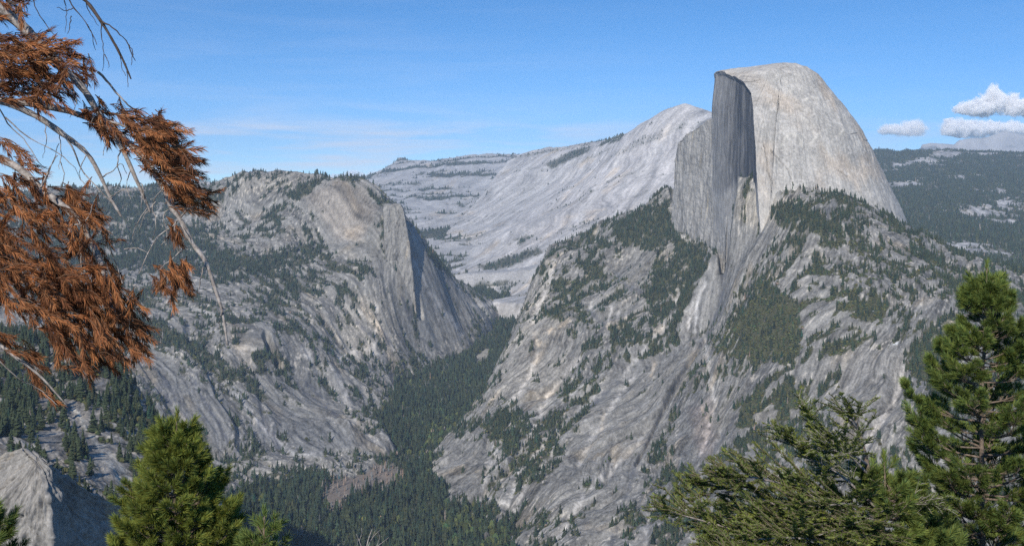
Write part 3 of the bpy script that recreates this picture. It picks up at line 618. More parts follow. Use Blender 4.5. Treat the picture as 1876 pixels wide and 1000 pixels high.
def tower(name, levels, n, m, ribs, colour, seed, cap=6, dark=.5, tall=12.):
    """rock mass lofted through closed outlines, one for each height"""
    lv = sorted(levels, key=lambda q: -q[0])
    outs = []
    for z, V in lv:
        V = np.array(V, float); W = np.r_[V, V[:1]]
        s = np.r_[0, np.cumsum(np.hypot(*np.diff(W, axis=0).T))]
        # keep corners in step from level to level: share the points out by edge number
        k = len(V); t = np.linspace(0, k, n, endpoint=False); e = t.astype(int); f = (t - e)[:, None]
        outs.append((z, W[e] * (1 - f) + W[e + 1] * f))
    zs = np.array([o[0] for o in outs]); O = np.array([o[1] for o in outs])
    zz = np.linspace(zs[0], zs[-1], m)
    P = np.zeros((n, m + cap, 3))
    for i in range(n):
        for a in range(2): P[i, cap:, a] = np.interp(-zz, -zs, O[:, i, a])
        P[i, cap:, 2] = zz
    c = P[:, cap].mean(0)
    for j in range(cap):
        f = j / cap; P[:, j] = c + (P[:, cap] - c) * f + np.array([0, 0, (1 - f) * 1.5])
    per = np.r_[0, np.cumsum(np.hypot(*np.diff(P[:, cap + m // 3, :2], axis=0).T))][:, None] + 0 * P[..., 0]
    z = P[..., 2]
    N = grid_normals(P, True)
    if ((N[:, cap + m // 2, :2] * (P[:, cap + m // 2, :2] - P[:, cap + m // 2, :2].mean(0))).sum()) < 0: N = -N
    A, Lr = ribs
    d = A * fbm(per / (Lr * 3), z / (Lr * tall), 3, seed) + A * .55 * ridged(per / Lr, z / (Lr * tall * .75), 3, seed + 1) + A * .55 * fbm(per / (Lr * .5), z / (Lr * .8), 5, seed + 2, .6)
    cr = sstep(.86, .97, ridged(per / (Lr * 1.6) + .5 * fbm(per / Lr, z / (Lr * 2), 2, seed + 8), z / (Lr * tall * .6), 2, seed + 7)); d = d - A * .5 * cr
    P = P + N * d[..., None]
    st = fbm((P[..., 0] - .7 * P[..., 1]) / (Lr * .8), z / (Lr * tall * .75), 4, seed + 3, .6); mot = fbm(per / (Lr * 2), z / (Lr * 2), 4, seed + 4, .6)
    q = P[..., 0] - .7 * P[..., 1]
    mot = fbm(q / (Lr * 1.2), z / (Lr * 2), 5, seed + 4, .62)
    v = np.clip(1 - dark * sstep(.0, .45, st) + .55 * mot + .45 * fbm(q / (Lr * .2), z / (Lr * .25), 4, seed + 6, .6), .3, 1.6)
    col = tri(colour) * (v * (1 - .6 * cr))[..., None]
    warm = sstep(.1, .5, fbm(q / (Lr * 2.5), z / (Lr * 9), 3, seed + 5))[..., None]; col = col * (1 + warm * tri((.25, .10, -.12)))
    return P, grid_faces(n, m + cap, True), np.clip(col, .03, .8), per

def PXY(px, km): return ((px - CX) / F_PX * km * 1000, km * 1000.)
def ZY(py, km): return (HY - py) / F_PX * km * 1000
M_CLIFF = rock_material('cliff_granite', ((18., .45), (4., .5)), .2, squash=.35)
dome = build_dome()

# the wall that carries on to the left of the sliced face and sinks lower
NW, MW = 420, 420
s = np.linspace(0, 1, NW)
wx = np.interp(s, [0, .25, .45, .7, 1.], [936, 906, 868, 806, 766]); wy = np.interp(s, [0, .25, .45, .7, 1.], [4262, 4400, 4500, 4640, 4760])
wtop = np.interp(s, [0, .25, .45, .7, .88, .97, 1.], [330, 318, 295, 246, 215, 130, 40]) + 9 * fbm(s * 30, s * 0, 3, 610)
P = np.zeros((NW, MW, 3)); tt = np.r_[np.linspace(0, .12, 30), np.linspace(.12, 1, MW - 30)]
nx, ny = -.93, -.36
for j, t in enumerate(tt):
    if t < .12: off = -260 * (1 - t / .12); z = wtop + 25 * (t / .12 - 1)
    else:
        f = (t - .12) / .88; off = 42 * f ** 1.5; z = wtop + (-360 - wtop) * f
    P[:, j, 0] = wx + nx * off; P[:, j, 1] = wy + ny * off; P[:, j, 2] = z
per = np.r_[0, np.cumsum(np.hypot(np.diff(wx), np.diff(wy)))][:, None] + 0 * P[..., 0]
z = P[..., 2]; N = grid_normals(P)
if (N[:, MW // 2, 1]).mean() > 0: N = -N
d = 9 * fbm(per / 70, z / 260, 3, 601) + 2.5 * ridged(per / 30, z / 200, 3, 602) + 4.2 * fbm(per / 18, z / 24, 4, 603, .6)
P = P + N * d[..., None]
st = fbm(per / 14, z / 420, 4, 604, .6); mot = fbm(per / 20, z / 70, 5, 605, .65) + .6 * fbm(per / 60, z / 160, 3, 608)
v = np.clip(1 - .35 * sstep(.0, .5, st) + .55 * mot, .4, 1.6)
col = tri((.30, .285, .262)) * v[..., None] + (sstep(.3, .6, fbm(per / 18, z / 200, 3, 606))[..., None] * tri((.14, .10, .03)))
me = mesh_from('cliff_wall', P.reshape(-1, 3), grid_faces(NW, MW), M_CLIFF, np.clip(col, .04, .7).reshape(-1, 3))
tag(link('cliff_wall', me), 'grey cliff wall carrying on left of the dark sheer face', 'cliff', kind='structure')

# fluted column on the flank of the northern dome
def box_px(x0, x1, k0, k1): return [PXY(x0, k0), PXY(x1, k0), PXY(x1 - 1, k1), PXY(x0, k1)]
P, fc, col, per = tower('rock_column', [(ZY(376, 5.21), box_px(706, 733, 5.21, 5.38)), (ZY(384, 5.21), box_px(704, 738, 5.19, 5.42)), (ZY(450, 5.17), box_px(706, 750, 5.16, 5.46)), (ZY(520, 5.11), box_px(709, 757, 5.10, 5.46)),
    (ZY(590, 5.04), box_px(716, 764, 5.06, 5.4)), (ZY(680, 5.0), box_px(715, 770, 5.16, 5.4))], 260, 300, (9, 26), (.25, .235, .21), 620, dark=.6)
tag(link('rock_column', mesh_from('rock_column', P.reshape(-1, 3), fc, M_CLIFF, col.reshape(-1, 3))), 'fluted rock column standing out from the flank of the northern dome', 'rock', kind='structure')

# lit cliff head close by at the lower left
def head_px(x0, x1, xb, k0, k1): return [PXY(x0, k0 + .02), PXY(x1, k0), PXY(xb, k1), PXY(x0 - 20, k1 + .05)]
def back_px(k): return CX - 366. / (k * 1000) * F_PX       # the shaded side runs straight back from the prow
P, fc, col, per = tower('cliff_head', [(-219, head_px(66, 80, 82, .778, .788)), (-226, head_px(34, 88, 90, .772, .80)), (-238, head_px(-10, 91, back_px(.825), .766, .825)), (-253, head_px(-60, 93, back_px(.845), .764, .845)), (-274, head_px(-120, 94, back_px(.89), .760, .89)),
    (-314, head_px(-260, 97, back_px(.97), .752, .97)), (-400, head_px(-280, 98, back_px(.985), .745, .985)), (-560, head_px(-300, 99, back_px(1.0), .735, 1.0))], 520, 460, (6.5, 17), (.245, .228, .205), 640, dark=.30, tall=3.2)
M_HEAD = rock_material('near_granite', ((7., .5), (1.6, .6)), .16, squash=.5)
tag(link('cliff_head', mesh_from('cliff_head', P.reshape(-1, 3), fc, M_HEAD, col.reshape(-1, 3))), 'sunlit cliff head with a shaded right side in the bottom left corner', 'cliff', kind='structure')
# ------------------------------------------------------------------ woods
rng = np.random.default_rng(7)
def foliage_material(name, rough=.75, trans=0.0):
    m, nt, b, out = new_mat(name); N, L = nt.nodes, nt.links
    at = N.new('ShaderNodeAttribute'); at.attribute_name = 'leaf'
    tc = N.new('ShaderNodeTexCoord'); n = N.new('ShaderNodeTexNoise'); n.inputs['Scale'].default_value = .35; n.inputs['Detail'].default_value = 3
    L.new(tc.outputs['Object'], n.inputs['Vector'])
    mr = N.new('ShaderNodeMapRange'); mr.inputs[1].default_value = .3; mr.inputs[2].default_value = .7; mr.inputs[3].default_value = .7; mr.inputs[4].default_value = 1.3
    L.new(n.outputs[0], mr.inputs[0])
    mx = N.new('ShaderNodeMix'); mx.data_type = 'RGBA'; mx.blend_type = 'MULTIPLY'; mx.inputs[0].default_value = 1
    L.new(at.outputs['Color'], mx.inputs[6]); L.new(mr.outputs[0], mx.inputs[7])
    L.new(mx.outputs[2], b.inputs['Base Color'])
    b.inputs['Roughness'].default_value = rough; b.inputs['Specular IOR Level'].default_value = .2
    return m
M_WOOD = foliage_material('distant_foliage')

def conifer_shape(tiers, sides, rs, slim=1.):
    """unit height tree: ragged skirts of boughs one above the other"""
    V, Fc = [], []
    for t in range(tiers):
        z0 = .08 + .80 * t / tiers; z1 = min(1., z0 + (1.25 - .2 * t / tiers) / tiers * .95) if t < tiers - 1 else 1.
        r = .19 * slim * (1 - t / tiers) ** .8 + .02
        b = len(V); ox, oy = rs.uniform(-.015, .015, 2); a0 = rs.uniform(0, 6.28)
        for k in range(sides):
            a = a0 + 6.283 * k / sides + rs.uniform(-.2, .2); q = r * (rs.uniform(.55, 1.25) if k % 2 else rs.uniform(.8, 1.3))
            V.append((ox + q * math.cos(a), oy + q * math.sin(a), z0 + rs.uniform(-.04, .04)))
        V.append((ox, oy, z1))
        for k in range(sides): Fc.append((b + k, b + (k + 1) % sides, b + sides))
    return np.array(V), np.array(Fc)
def bush_shape(rs, n=7):
    """rounded, lumpy crown of unit height"""
    V, Fc = [], []
    for zz, rr in ((.0, .42), (.35, .55), (.75, .38)):
        for k in range(n):
            a = 6.283 * (k + rs.uniform(-.3, .3)) / n; q = rr * rs.uniform(.7, 1.2)
            V.append((q * math.cos(a), q * math.sin(a), zz + rs.uniform(-.09, .09)))
    V.append((0, 0, 1.))
    for l in range(2):
        for k in range(n):
            a, b = l * n + k, l * n + (k + 1) % n
            Fc += [(a, b, b + n), (a, b + n, a + n)]
    for k in range(n): Fc.append((2 * n + k, 2 * n + (k + 1) % n, 3 * n))
    return np.array(V), np.array(Fc)
rs = np.random.RandomState(3)
SHAPES = {'near': [conifer_shape(6, 8, rs) for _ in range(7)], 'mid': [conifer_shape(4, 6, rs) for _ in range(7)], 'far': [conifer_shape(2, 5, rs, 1.15) for _ in range(6)],
          'dead': [conifer_shape(4, 5, rs, .55) for _ in range(5)], 'bush': [bush_shape(rs) for _ in range(7)]}

area = (DU / F_PX * YY) * np.gradient(Y_rows)[None]
lim = np.where(YY < 2300, 40, 18)
elig = (YY > 900) & (HID < lim) & (PX > -150) & (PX < 2030) & (COVER > .12)
spc = np.array([SPACING[n] for n in MNAMES])[LAND_ID]
dead_patch = sstep(-12, 12, poly_sd(PX, PY, DEAD_PATCH) + wob)
leafy = np.maximum(sstep(-8, 8, poly_sd(PX, PY, [(765,830),(800,775),(860,745),(900,700),(885,780),(830,812),(808,880),(790,870)]) + wob), sstep(-10, 10, poly_sd(PX, PY, [(835,935),(870,930),(955,965),(960,1010),(830,1010),(800,960)]) + wob))
lam = np.where(elig, area * COVER / spc ** 2, 0)
lam *= np.where(LAND_ID == 0, 1 - .70 * dead_patch, 1)
# bushes grow closer together than trees
bushy = 1 - CONIF
lam = lam * (1 + 1.2 * bushy * (LAND_ID != 0))
cnt = rng.poisson(np.minimum(lam, 6))
ii, jj = np.nonzero(cnt); rep = cnt[ii, jj]; ii, jj = np.repeat(ii, rep), np.repeat(jj, rep)
NTREE = len(ii)
fu, fv = rng.random(NTREE) - .5, rng.random(NTREE) - .5
i2 = np.clip(ii + np.sign(fu).astype(int), 0, nc - 1); j2 = np.clip(jj + np.sign(fv).astype(int), 0, nr - 1)
def mixg(G): return G[ii, jj] + np.abs(fu) * (G[i2, jj] - G[ii, jj]) + np.abs(fv) * (G[ii, j2] - G[ii, jj])
ty = mixg(YY); tu = mixg(PX); tx = (tu - CX) / F_PX * ty; tz = mixg(LAND_Z)
tm = LAND_ID[ii, jj]
isbush = rng.random(NTREE) > CONIF[ii, jj] * np.where(tm == 0, 2., 1.)
isbush |= (tm == 0) & (rng.random(NTREE) <   .10 + .45 * leafy[ii, jj])
isdead = (tm == 0) & (rng.random(NTREE) < .96 * dead_patch[ii, jj])
isdead |= (rng.random(NTREE) < .012)
base_h = np.array([{'valley_floor': 27., 'dome_mountain': 20., 'granite_slope': 17., 'ridge_mountain': 22., 'far_mountain': 28., 'forested_plateau': 26., 'near_spur': 17.}[n] for n in MNAMES])[tm]
th = base_h * np.clip(rng.normal(1, .36, NTREE), .35, 1.9)
loose = COVER[ii, jj] < .7
th = np.where(loose, th * .72, th)
th = np.where(isbush, np.where(tm == 0, th * .55, base_h * rng.uniform(.12, .34, NTREE)), th)
th = np.where(isdead & (dead_patch[ii, jj] > .3), th * .62, th)
tw = np.where(isbush, rng.uniform(1.1, 2.0, NTREE) * np.where(tm == 0, .55, 1.), rng.uniform(.8, 1.3, NTREE))
g = rng.normal(1, .24, NTREE).clip(.45, 1.7)[:, None]
tc_ = np.where(isdead[:, None], tri((.20, .17, .145)), np.where((isbush & (tm == 0))[:, None], tri((.062, .080, .026)), np.where(isbush[:, None], tri((.075, .082, .028)), tri((.032, .045, .022))))) * g
tc_ = tc_ * (1 + .18 * rng.normal(0, 1, (NTREE, 1)) * tri((1, .2, -.3)))
ta = rng.random(NTREE) * 6.283; pix = th / ty * 1005

PLACE = {'valley_floor': 'covering the valley floor', 'far_mountain': 'in bands on the far pale mountain', 'ridge_mountain': 'in sparse strips on the long pale ridge', 'dome_mountain': 'on the shoulder and ledges of the northern dome', 'granite_slope': 'on the slope below the sliced dome', 'forested_plateau': 'over the plateau right of the sliced dome', 'near_spur': 'on the near spur at lower left'}
def scatter(name, sel, shapes, label=None):
    idx = np.nonzero(sel)[0]
    if not len(idx): return
    which = rng.integers(0, len(shapes), len(idx)); VV, FF, CC, off = [], [], [], 0
    for k, (V, Fc) in enumerate(shapes):
        q = idx[which == k]
        if not len(q): continue
        c, s_ = np.cos(ta[q])[:, None], np.sin(ta[q])[:, None]; h = th[q][:, None]; w = h * tw[q][:, None]
        X = (V[None, :, 0] * c - V[None, :, 1] * s_) * w + tx[q][:, None]; Yv = (V[None, :, 0] * s_ + V[None, :, 1] * c) * w + ty[q][:, None]
        Z = V[None, :, 2] * h * 1.04 - .05 * h + tz[q][:, None]
        VV.append(np.stack([X, Yv, Z], -1).reshape(-1, 3))
        FF.append((Fc[None] + (np.arange(len(q)) * len(V))[:, None, None]).reshape(-1, 3) + off); off += len(q) * len(V)
        CC.append(np.repeat(tc_[q], len(V), 0))
    me = mesh_from(name, np.concatenate(VV), np.concatenate(FF), M_WOOD, np.clip(np.concatenate(CC), .008, .4), smooth=False, attr='leaf')
    tag(link(name, me), label, {'woods': 'forest', 'dead_woods': 'dead trees', 'undergrowth': 'bushes'}[name], kind='stuff')

# the standing trees that show largest are things of their own
onview = (HID[ii, jj] < 6) & (tu > 5) & (tu < 1870)
cand = np.nonzero(onview & ~isbush & ~isdead & (tm == MNAMES.index('near_spur')))[0]
solo = cand[np.argsort(-pix[cand])[:286]]
is_solo = np.zeros(NTREE, bool); is_solo[solo] = True
solo_me = []
for V, Fc in [conifer_shape(9, 9, rs) for _ in range(6)]:
    V = np.concatenate([V, np.array([(.018 * math.cos(a), .018 * math.sin(a), z) for z in (-.06, .3) for a in np.linspace(0, 5.236, 6)])])
    b = len(V) - 12
    Fc = np.concatenate([Fc, np.array([(b + k, b + (k + 1) % 6, b + 6 + k) for k in range(6)] + [(b + (k + 1) % 6, b + 6 + (k + 1) % 6, b + 6 + k) for k in range(6)])])
    cc = np.tile(tri((.040, .054, .024)), (len(V), 1)) * rs.uniform(.6, 1.4, (len(V), 1)); cc[b:] = (.06, .045, .035)
    solo_me.append(mesh_from('conifer', V, Fc, M_WOOD, cc, smooth=False, attr='leaf'))
for k, i in enumerate(solo):
    o = link('conifer', solo_me[k % 6])
    o.location = (tx[i], ty[i], tz[i]); o.rotation_euler = (0, 0, ta[i]); o.scale = (th[i] * tw[i], th[i] * tw[i], th[i])
    tag(o, 'small dark green conifer standing on the near rocky spur at lower left', 'tree', 'conifers on the near rocky spur')
rr_ = np.random.RandomState(9)
for k in range(14):                                       # a fringe along the crest behind the lit cliff head
    f = k / 13.; yy = 800 + 165 * f; h = rr_.uniform(6, 13)
    o = link('conifer', solo_me[k % 6]); o.location = (-369 - rr_.uniform(0, 5), yy, np.interp(yy, [788, 825, 845, 890, 970], [-226, -238, -253, -274, -314]) - 1.5); o.scale = (h * 1.1, h * 1.1, h); o.rotation_euler = (0, 0, k * 1.3)
    tag(o, 'short conifer on the crest running back from the lit cliff head at lower left', 'tree', 'conifers on the crest of the cliff head')
rest = ~is_solo
for k, name in enumerate(MNAMES):
    q = rest & (tm == k)
    lod = 'near' if name == 'near_spur' else ('mid' if name in ('valley_floor', 'granite_slope', 'dome_mountain') else 'far')
    scatter('woods', q & ~isbush & ~isdead, SHAPES[lod], 'dark green conifer woods ' + PLACE[name])
    scatter('dead_woods', q & ~isbush & isdead, SHAPES['dead'], 'grey brown dead trees ' + PLACE[name])
    scatter('undergrowth', q & isbush, SHAPES['bush'], 'rounded green bushes ' + PLACE[name])
print('trees', NTREE, 'bushes', int(isbush.sum()), [(n, int((tm == k).sum())) for k, n in enumerate(MNAMES)])
# ------------------------------------------------------------------ haze
def make_haze():
    co = np.array([(x, y, z) for z in (-1152., 1650.) for y in (-3000., 31000.) for x in (-24000., 24000.)])
    fc = np.array([(0, 2, 3, 1), (4, 5, 7, 6), (0, 1, 5, 4), (2, 6, 7, 3), (0, 4, 6, 2), (1, 3, 7, 5)])
    m = bpy.data.materials.new('haze'); m.use_nodes = True; nt = m.node_tree; nt.nodes.clear()
    out = nt.nodes.new('ShaderNodeOutputMaterial'); v = nt.nodes.new('ShaderNodeVolumePrincipled')
    v.inputs['Color'].default_value = (.64, .80, 1., 1); v.inputs['Density'].default_value = 2.7e-5; v.inputs['Anisotropy'].default_value = .0
    nt.links.new(v.outputs[0], out.inputs['Volume'])
    tag(link('haze', mesh_from('haze', co, fc, m, smooth=False)), 'thin blue air haze between the viewpoint and the far ridges', 'haze', kind='stuff')
make_haze()

# ------------------------------------------------------------------ far peaks and clouds
def far_ridge(name, say, skyline, km, deep, colour, seed, cover=.0):
    """mountain chain along a skyline of (column, row), with front and back slopes"""
    n, m = 420, 120
    sx = np.array([p[0] for p in skyline], float); sy = np.array([p[1] for p in skyline], float)
    u = np.linspace(sx[0], sx[-1], n); top = (HY - np.interp(u, sx, sy)) / F_PX * km * 1000
    v = np.linspace(-1, 1, m); P = np.zeros((n, m, 3))
    for j, t in enumerate(v):
        Y = km * 1000 + t * deep * 1000
        P[:, j, 0] = (u - CX) / F_PX * km * 1000 + 0 * t; P[:, j, 1] = Y
        f = 1 - abs(t) ** .9
        P[:, j, 2] = -1100 + (top + 1100) * f
    x, y = P[..., 0], P[..., 1]
    a = deep * 1000
    rel = .16 * a * (ridged(x / (a * .5), y / (a * .9), 5, seed, .55) - .2) * (1 - np.abs(v)[None] ** 2) * np.clip(np.abs(v)[None] * 3, .12, 1)
    P[..., 2] += rel * .6
    st = fbm(x / (a * .12), y / (a * .3) + P[..., 2] / (a * .2), 5, seed + 3, .62)
    c = tri(colour) * np.clip(1 + .5 * st, .5, 1.5)[..., None]
    g = sstep(.0, .25, fbm(x / (a * .4), P[..., 2] / (a * .12), 4, seed + 4) + cover - .3)[..., None]
    c = c + (tri((.05, .055, .04)) - c) * g * .8
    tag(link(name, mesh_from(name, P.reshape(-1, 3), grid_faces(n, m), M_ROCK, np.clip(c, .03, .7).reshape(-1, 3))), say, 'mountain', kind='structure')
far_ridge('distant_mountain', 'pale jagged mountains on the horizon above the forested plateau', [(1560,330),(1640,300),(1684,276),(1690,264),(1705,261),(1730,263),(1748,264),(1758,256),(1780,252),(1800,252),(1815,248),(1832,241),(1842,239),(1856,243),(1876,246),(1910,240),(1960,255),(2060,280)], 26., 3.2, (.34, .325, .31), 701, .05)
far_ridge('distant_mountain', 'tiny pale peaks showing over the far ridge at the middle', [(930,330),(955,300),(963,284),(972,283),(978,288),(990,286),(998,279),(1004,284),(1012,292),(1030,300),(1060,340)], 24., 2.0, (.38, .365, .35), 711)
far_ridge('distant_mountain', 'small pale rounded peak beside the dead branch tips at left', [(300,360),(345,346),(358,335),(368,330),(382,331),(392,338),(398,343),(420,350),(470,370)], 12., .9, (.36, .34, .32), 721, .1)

def cloud(label, lobes, km, seed, dens=.012):
    """cumulus as a body of droplets; lobes: (column, row, half width, half height) in the view, km away"""
    k = km * 1000 / F_PX
    L_ = [((cx - CX) * k, (HY - cy) * k, w * k, h * k) for cx, cy, w, h in lobes]
    x0, x1 = min(l[0] - l[2] for l in L_), max(l[0] + l[2] for l in L_); z0, z1 = min(l[1] - l[3] for l in L_), max(l[1] + l[3] for l in L_)
    c = np.array([(x0 + x1) / 2, km * 1000., (z0 + z1) / 2]); half = np.array([(x1 - x0) * .62, max(l[2] for l in L_) * .8, (z1 - z0) * .66])
    bm = bmesh.new(); bmesh.ops.create_cube(bm, size=2.0); bmesh.ops.bevel(bm, geom=bm.edges[:], offset=.5, segments=3, affect='EDGES')
    V = np.array([v.co[:] for v in bm.verts]) * half; me = bpy.data.meshes.new('cloud')
    for v, q in zip(bm.verts, V): v.co = q
    bm.to_mesh(me); bm.free()
    m = bpy.data.materials.new('cloud'); m.use_nodes = True; nt = m.node_tree; nt.nodes.clear(); N, LK = nt.nodes, nt.links
    out = N.new('ShaderNodeOutputMaterial'); v = N.new('ShaderNodeVolumePrincipled'); LK.new(v.outputs[0], out.inputs['Volume'])
    v.inputs['Color'].default_value = (1, .99, .985, 1); v.inputs['Anisotropy'].default_value = -.40
    tc = N.new('ShaderNodeTexCoord')
    def math_(op, a, b=None):
        n = N.new('ShaderNodeMath'); n.operation = op
        for i_, q in enumerate((a, b)):
            if q is None: continue
            if isinstance(q, (int, float)): n.inputs[i_].default_value = q
            else: LK.new(q, n.inputs[i_])
        return n.outputs[0]
    best = None
    for (lx, lz, w, h) in L_:
        mp = N.new('ShaderNodeVectorMath'); mp.operation = 'SUBTRACT'; LK.new(tc.outputs['Object'], mp.inputs[0]); mp.inputs[1].default_value = (lx - c[0], 0, lz - c[2])
        dv = N.new('ShaderNodeVectorMath'); dv.operation = 'DIVIDE'; LK.new(mp.outputs[0], dv.inputs[0]); dv.inputs[1].default_value = (w, max(w * .6, h), h)
        ln = N.new('ShaderNodeVectorMath'); ln.operation = 'LENGTH'; LK.new(dv.outputs[0], ln.inputs[0])
        f = math_('SUBTRACT', 1.0, ln.outputs['Value']); best = f if best is None else math_('MAXIMUM', best, f)
    n = N.new('ShaderNodeTexNoise'); n.inputs['Scale'].default_value = 1 / 620.; n.inputs['Detail'].default_value = 6; n.inputs['Roughness'].default_value = .6
    of = N.new('ShaderNodeVectorMath'); of.operation = 'ADD'; LK.new(tc.outputs['Object'], of.inputs[0]); of.inputs[1].default_value = (seed * 3000., 0, 0); LK.new(of.outputs[0], n.inputs['Vector'])
    d = math_('ADD', best, math_('MULTIPLY', math_('SUBTRACT', n.outputs[0], .52), 2.1))
    mr = N.new('ShaderNodeMapRange'); mr.inputs[1].default_value = .08; mr.inputs[2].default_value = .42; mr.inputs[3].default_value = 0; mr.inputs[4].default_value = dens; LK.new(d, mr.inputs[0])
    LK.new(mr.outputs[0], v.inputs['Density'])
    me.materials.append(m); o = link('cloud', me); o.location = c
    tag(o, label, 'cloud')
cloud('small lone puffy cloud just right of the great dome', [(1640, 238, 34, 14), (1672, 232, 34, 18), (1622, 242, 20, 8)], 48, 1, .006)
cloud('tall heaped white cloud, uppermost of those above the far pale peaks', [(1800, 196, 46, 22), (1818, 186, 34, 28), (1850, 192, 40, 24), (1900, 196, 50, 26), (1775, 200, 26, 14)], 50, 2)
cloud('long low flat cloud under the heaped one, just above the far pale peaks', [(1745, 232, 28, 22), (1780, 238, 50, 18), (1840, 238, 60, 18), (1910, 236, 60, 20)], 46, 3)
cloud('low bank of white cloud between the northern dome and the far ridge', [(620, 326, 30, 10), (655, 324, 34, 12), (690, 322, 34, 12), (720, 326, 30, 10)], 40, 4, .004)
# ------------------------------------------------------------------ trees beside the viewpoint
def leaf_material(name, translucent, rough=.6):
    m, nt, b, out = new_mat(name); N, L = nt.nodes, nt.links
    at = N.new('ShaderNodeAttribute'); at.attribute_name = 'leaf'
    L.new(at.outputs['Color'], b.inputs['Base Color']); b.inputs['Roughness'].default_value = rough; b.inputs['Specular IOR Level'].default_value = .25
    tr = N.new('ShaderNodeBsdfTranslucent'); L.new(at.outputs['Color'], tr.inputs['Color'])
    mx = N.new('ShaderNodeMixShader'); mx.inputs[0].default_value = translucent
    L.new(b.outputs[0], mx.inputs[1]); L.new(tr.outputs[0], mx.inputs[2]); L.new(mx.outputs[0], out.inputs[0])
    return m
def bark_material(name, c1, c2, scale):
    m, nt, b, out = new_mat(name); N, L = nt.nodes, nt.links
    tc = N.new('ShaderNodeTexCoord'); n = N.new('ShaderNodeTexNoise'); n.inputs['Scale'].default_value = scale; n.inputs['Detail'].default_value = 6; n.inputs['Roughness'].default_value = .7
    L.new(tc.outputs['Object'], n.inputs['Vector'])
    cr = N.new('ShaderNodeValToRGB'); cr.color_ramp.elements[0].color = (*c1, 1); cr.color_ramp.elements[1].color = (*c2, 1)
    cr.color_ramp.elements[0].position = .35; cr.color_ramp.elements[1].position = .65
    L.new(n.outputs[0], cr.inputs[0]); L.new(cr.outputs[0], b.inputs['Base Color'])
    bp = N.new('ShaderNodeBump'); bp.inputs['Strength'].default_value = .8; bp.inputs['Distance'].default_value = .004; L.new(n.outputs[0], bp.inputs['Height']); L.new(bp.outputs[0], b.inputs['Normal'])
    b.inputs['Roughness'].default_value = .9; b.inputs['Specular IOR Level'].default_value = .15
    return m
M_NEEDLE = leaf_material('green_needles', .22)
M_BROWN = leaf_material('dead_needles', .18, .8)
M_BARK = bark_material('pine_bark', (.10, .075, .055), (.26, .20, .155), 40)
M_GREY = bark_material('weathered_wood', (.15, .125, .11), (.46, .41, .37), 55)
M_RUST = bark_material('rusty_twig', (.09, .05, .03), (.24, .13, .075), 60)
M_DARK = bark_material('dark_twig', (.045, .035, .03), (.13, .10, .085), 60)

def unit(v): 
    v = np.asarray(v, float); return v / np.maximum(np.linalg.norm(v, axis=-1, keepdims=True), 1e-9)
def smooth_path(pts, n):
    """rounded line through points (Catmull-Rom), n points"""
    p = np.asarray(pts, float); p = np.r_[[2 * p[0] - p[1]], p, [2 * p[-1] - p[-2]]]
    k = len(p) - 3; t = np.linspace(0, k - 1e-6, n); i = t.astype(int); f = (t - i)[:, None]
    a, b, c, d = p[i], p[i + 1], p[i + 2], p[i + 3]
    return .5 * (2 * b + (c - a) * f + (2 * a - 5 * b + 4 * c - d) * f ** 2 + (3 * b - a - 3 * c + d) * f ** 3)
class Tubes:
    def __init__(self): self.V, self.F, self.n = [], [], 0
    def add(self, path, r0, r1, sides=6, wob=0, rg=None):
        p = np.asarray(path, float); n = len(p)
        d = unit(np.gradient(p, axis=0)); up = np.where(np.abs(d[:, 2:3]) > .9, [[1., 0, 0]], [[0, 0, 1.]])
        a = unit(np.cross(d, up)); b = np.cross(d, a)
        r = np.linspace(r0, r1, n)
        if wob: r = r * (1 + wob * rg.normal(0, 1, n))
        th = np.arange(sides) * 2 * np.pi / sides
        ring = p[:, None] + r[:, None, None] * (np.cos(th)[None, :, None] * a[:, None] + np.sin(th)[None, :, None] * b[:, None])
        self.V.append(ring.reshape(-1, 3)); self.V.append(p[-1:] + d[-1:] * r1 * .8)
        i = np.arange(n - 1)[:, None] * sides; j = np.arange(sides)[None]; j2 = (j + 1) % sides
        q = np.stack([i + j, i + j2, i + sides + j2, i + sides + j], -1).reshape(-1, 4)
        k = np.arange(sides); e = np.full(sides, n * sides)
        cap = np.stack([(n - 1) * sides + k, (n - 1) * sides + (k + 1) % sides, e, e], -1)
        self.F.append((q + self.n, cap[:, :3] + self.n)); self.n += n * sides + 1
    def build(self, name, mat, parent):
        co = np.concatenate(self.V); fq = np.concatenate([f[0] for f in self.F]); ft = np.concatenate([f[1] for f in self.F])
        tri_ = np.concatenate([fq[:, [0, 1, 2]], fq[:, [0, 2, 3]], ft])
        return link(name, mesh_from(name, co, tri_, mat), parent)
class Needles:
    def __init__(self): self.V, self.C = [], []
    def add(self, base, direc, length, width, col, rg, bend=None):
        n = len(base); d = unit(direc)
        a = unit(np.cross(d, unit(rg.normal(0, 1, (n, 3)))))
        length = np.broadcast_to(length, (n,))[:, None]
        tip = base + d * length
        if bend is not None: tip = tip + bend * length
        w = width * .5
        self.V.append(np.stack([base - a * w * .7, base + a * w * .7, base + d * length * .55 + a * w, tip, base + d * length * .55 - a * w], 1).reshape(-1, 3))
        c = np.broadcast_to(col, (n, 3)); self.C.append(np.repeat(c, 5, 0))
    def build(self, name, mat, parent):
        if not self.V: return None
        co = np.concatenate(self.V); k = np.arange(len(co) // 5)[:, None] * 5
        f = np.concatenate([k + [0, 1, 2], k + [0, 2, 4], k + [4, 2, 3]])
        return link(name, mesh_from(name, co, f, mat, np.clip(np.concatenate(self.C), .004, .8), smooth=False, attr='leaf'), parent)
def ortho(d, rg):
    a = unit(np.cross(d, unit(rg.normal(0, 1, 3)))); return a, np.cross(d, a)
GREEN = np.array((.150, .195, .048))

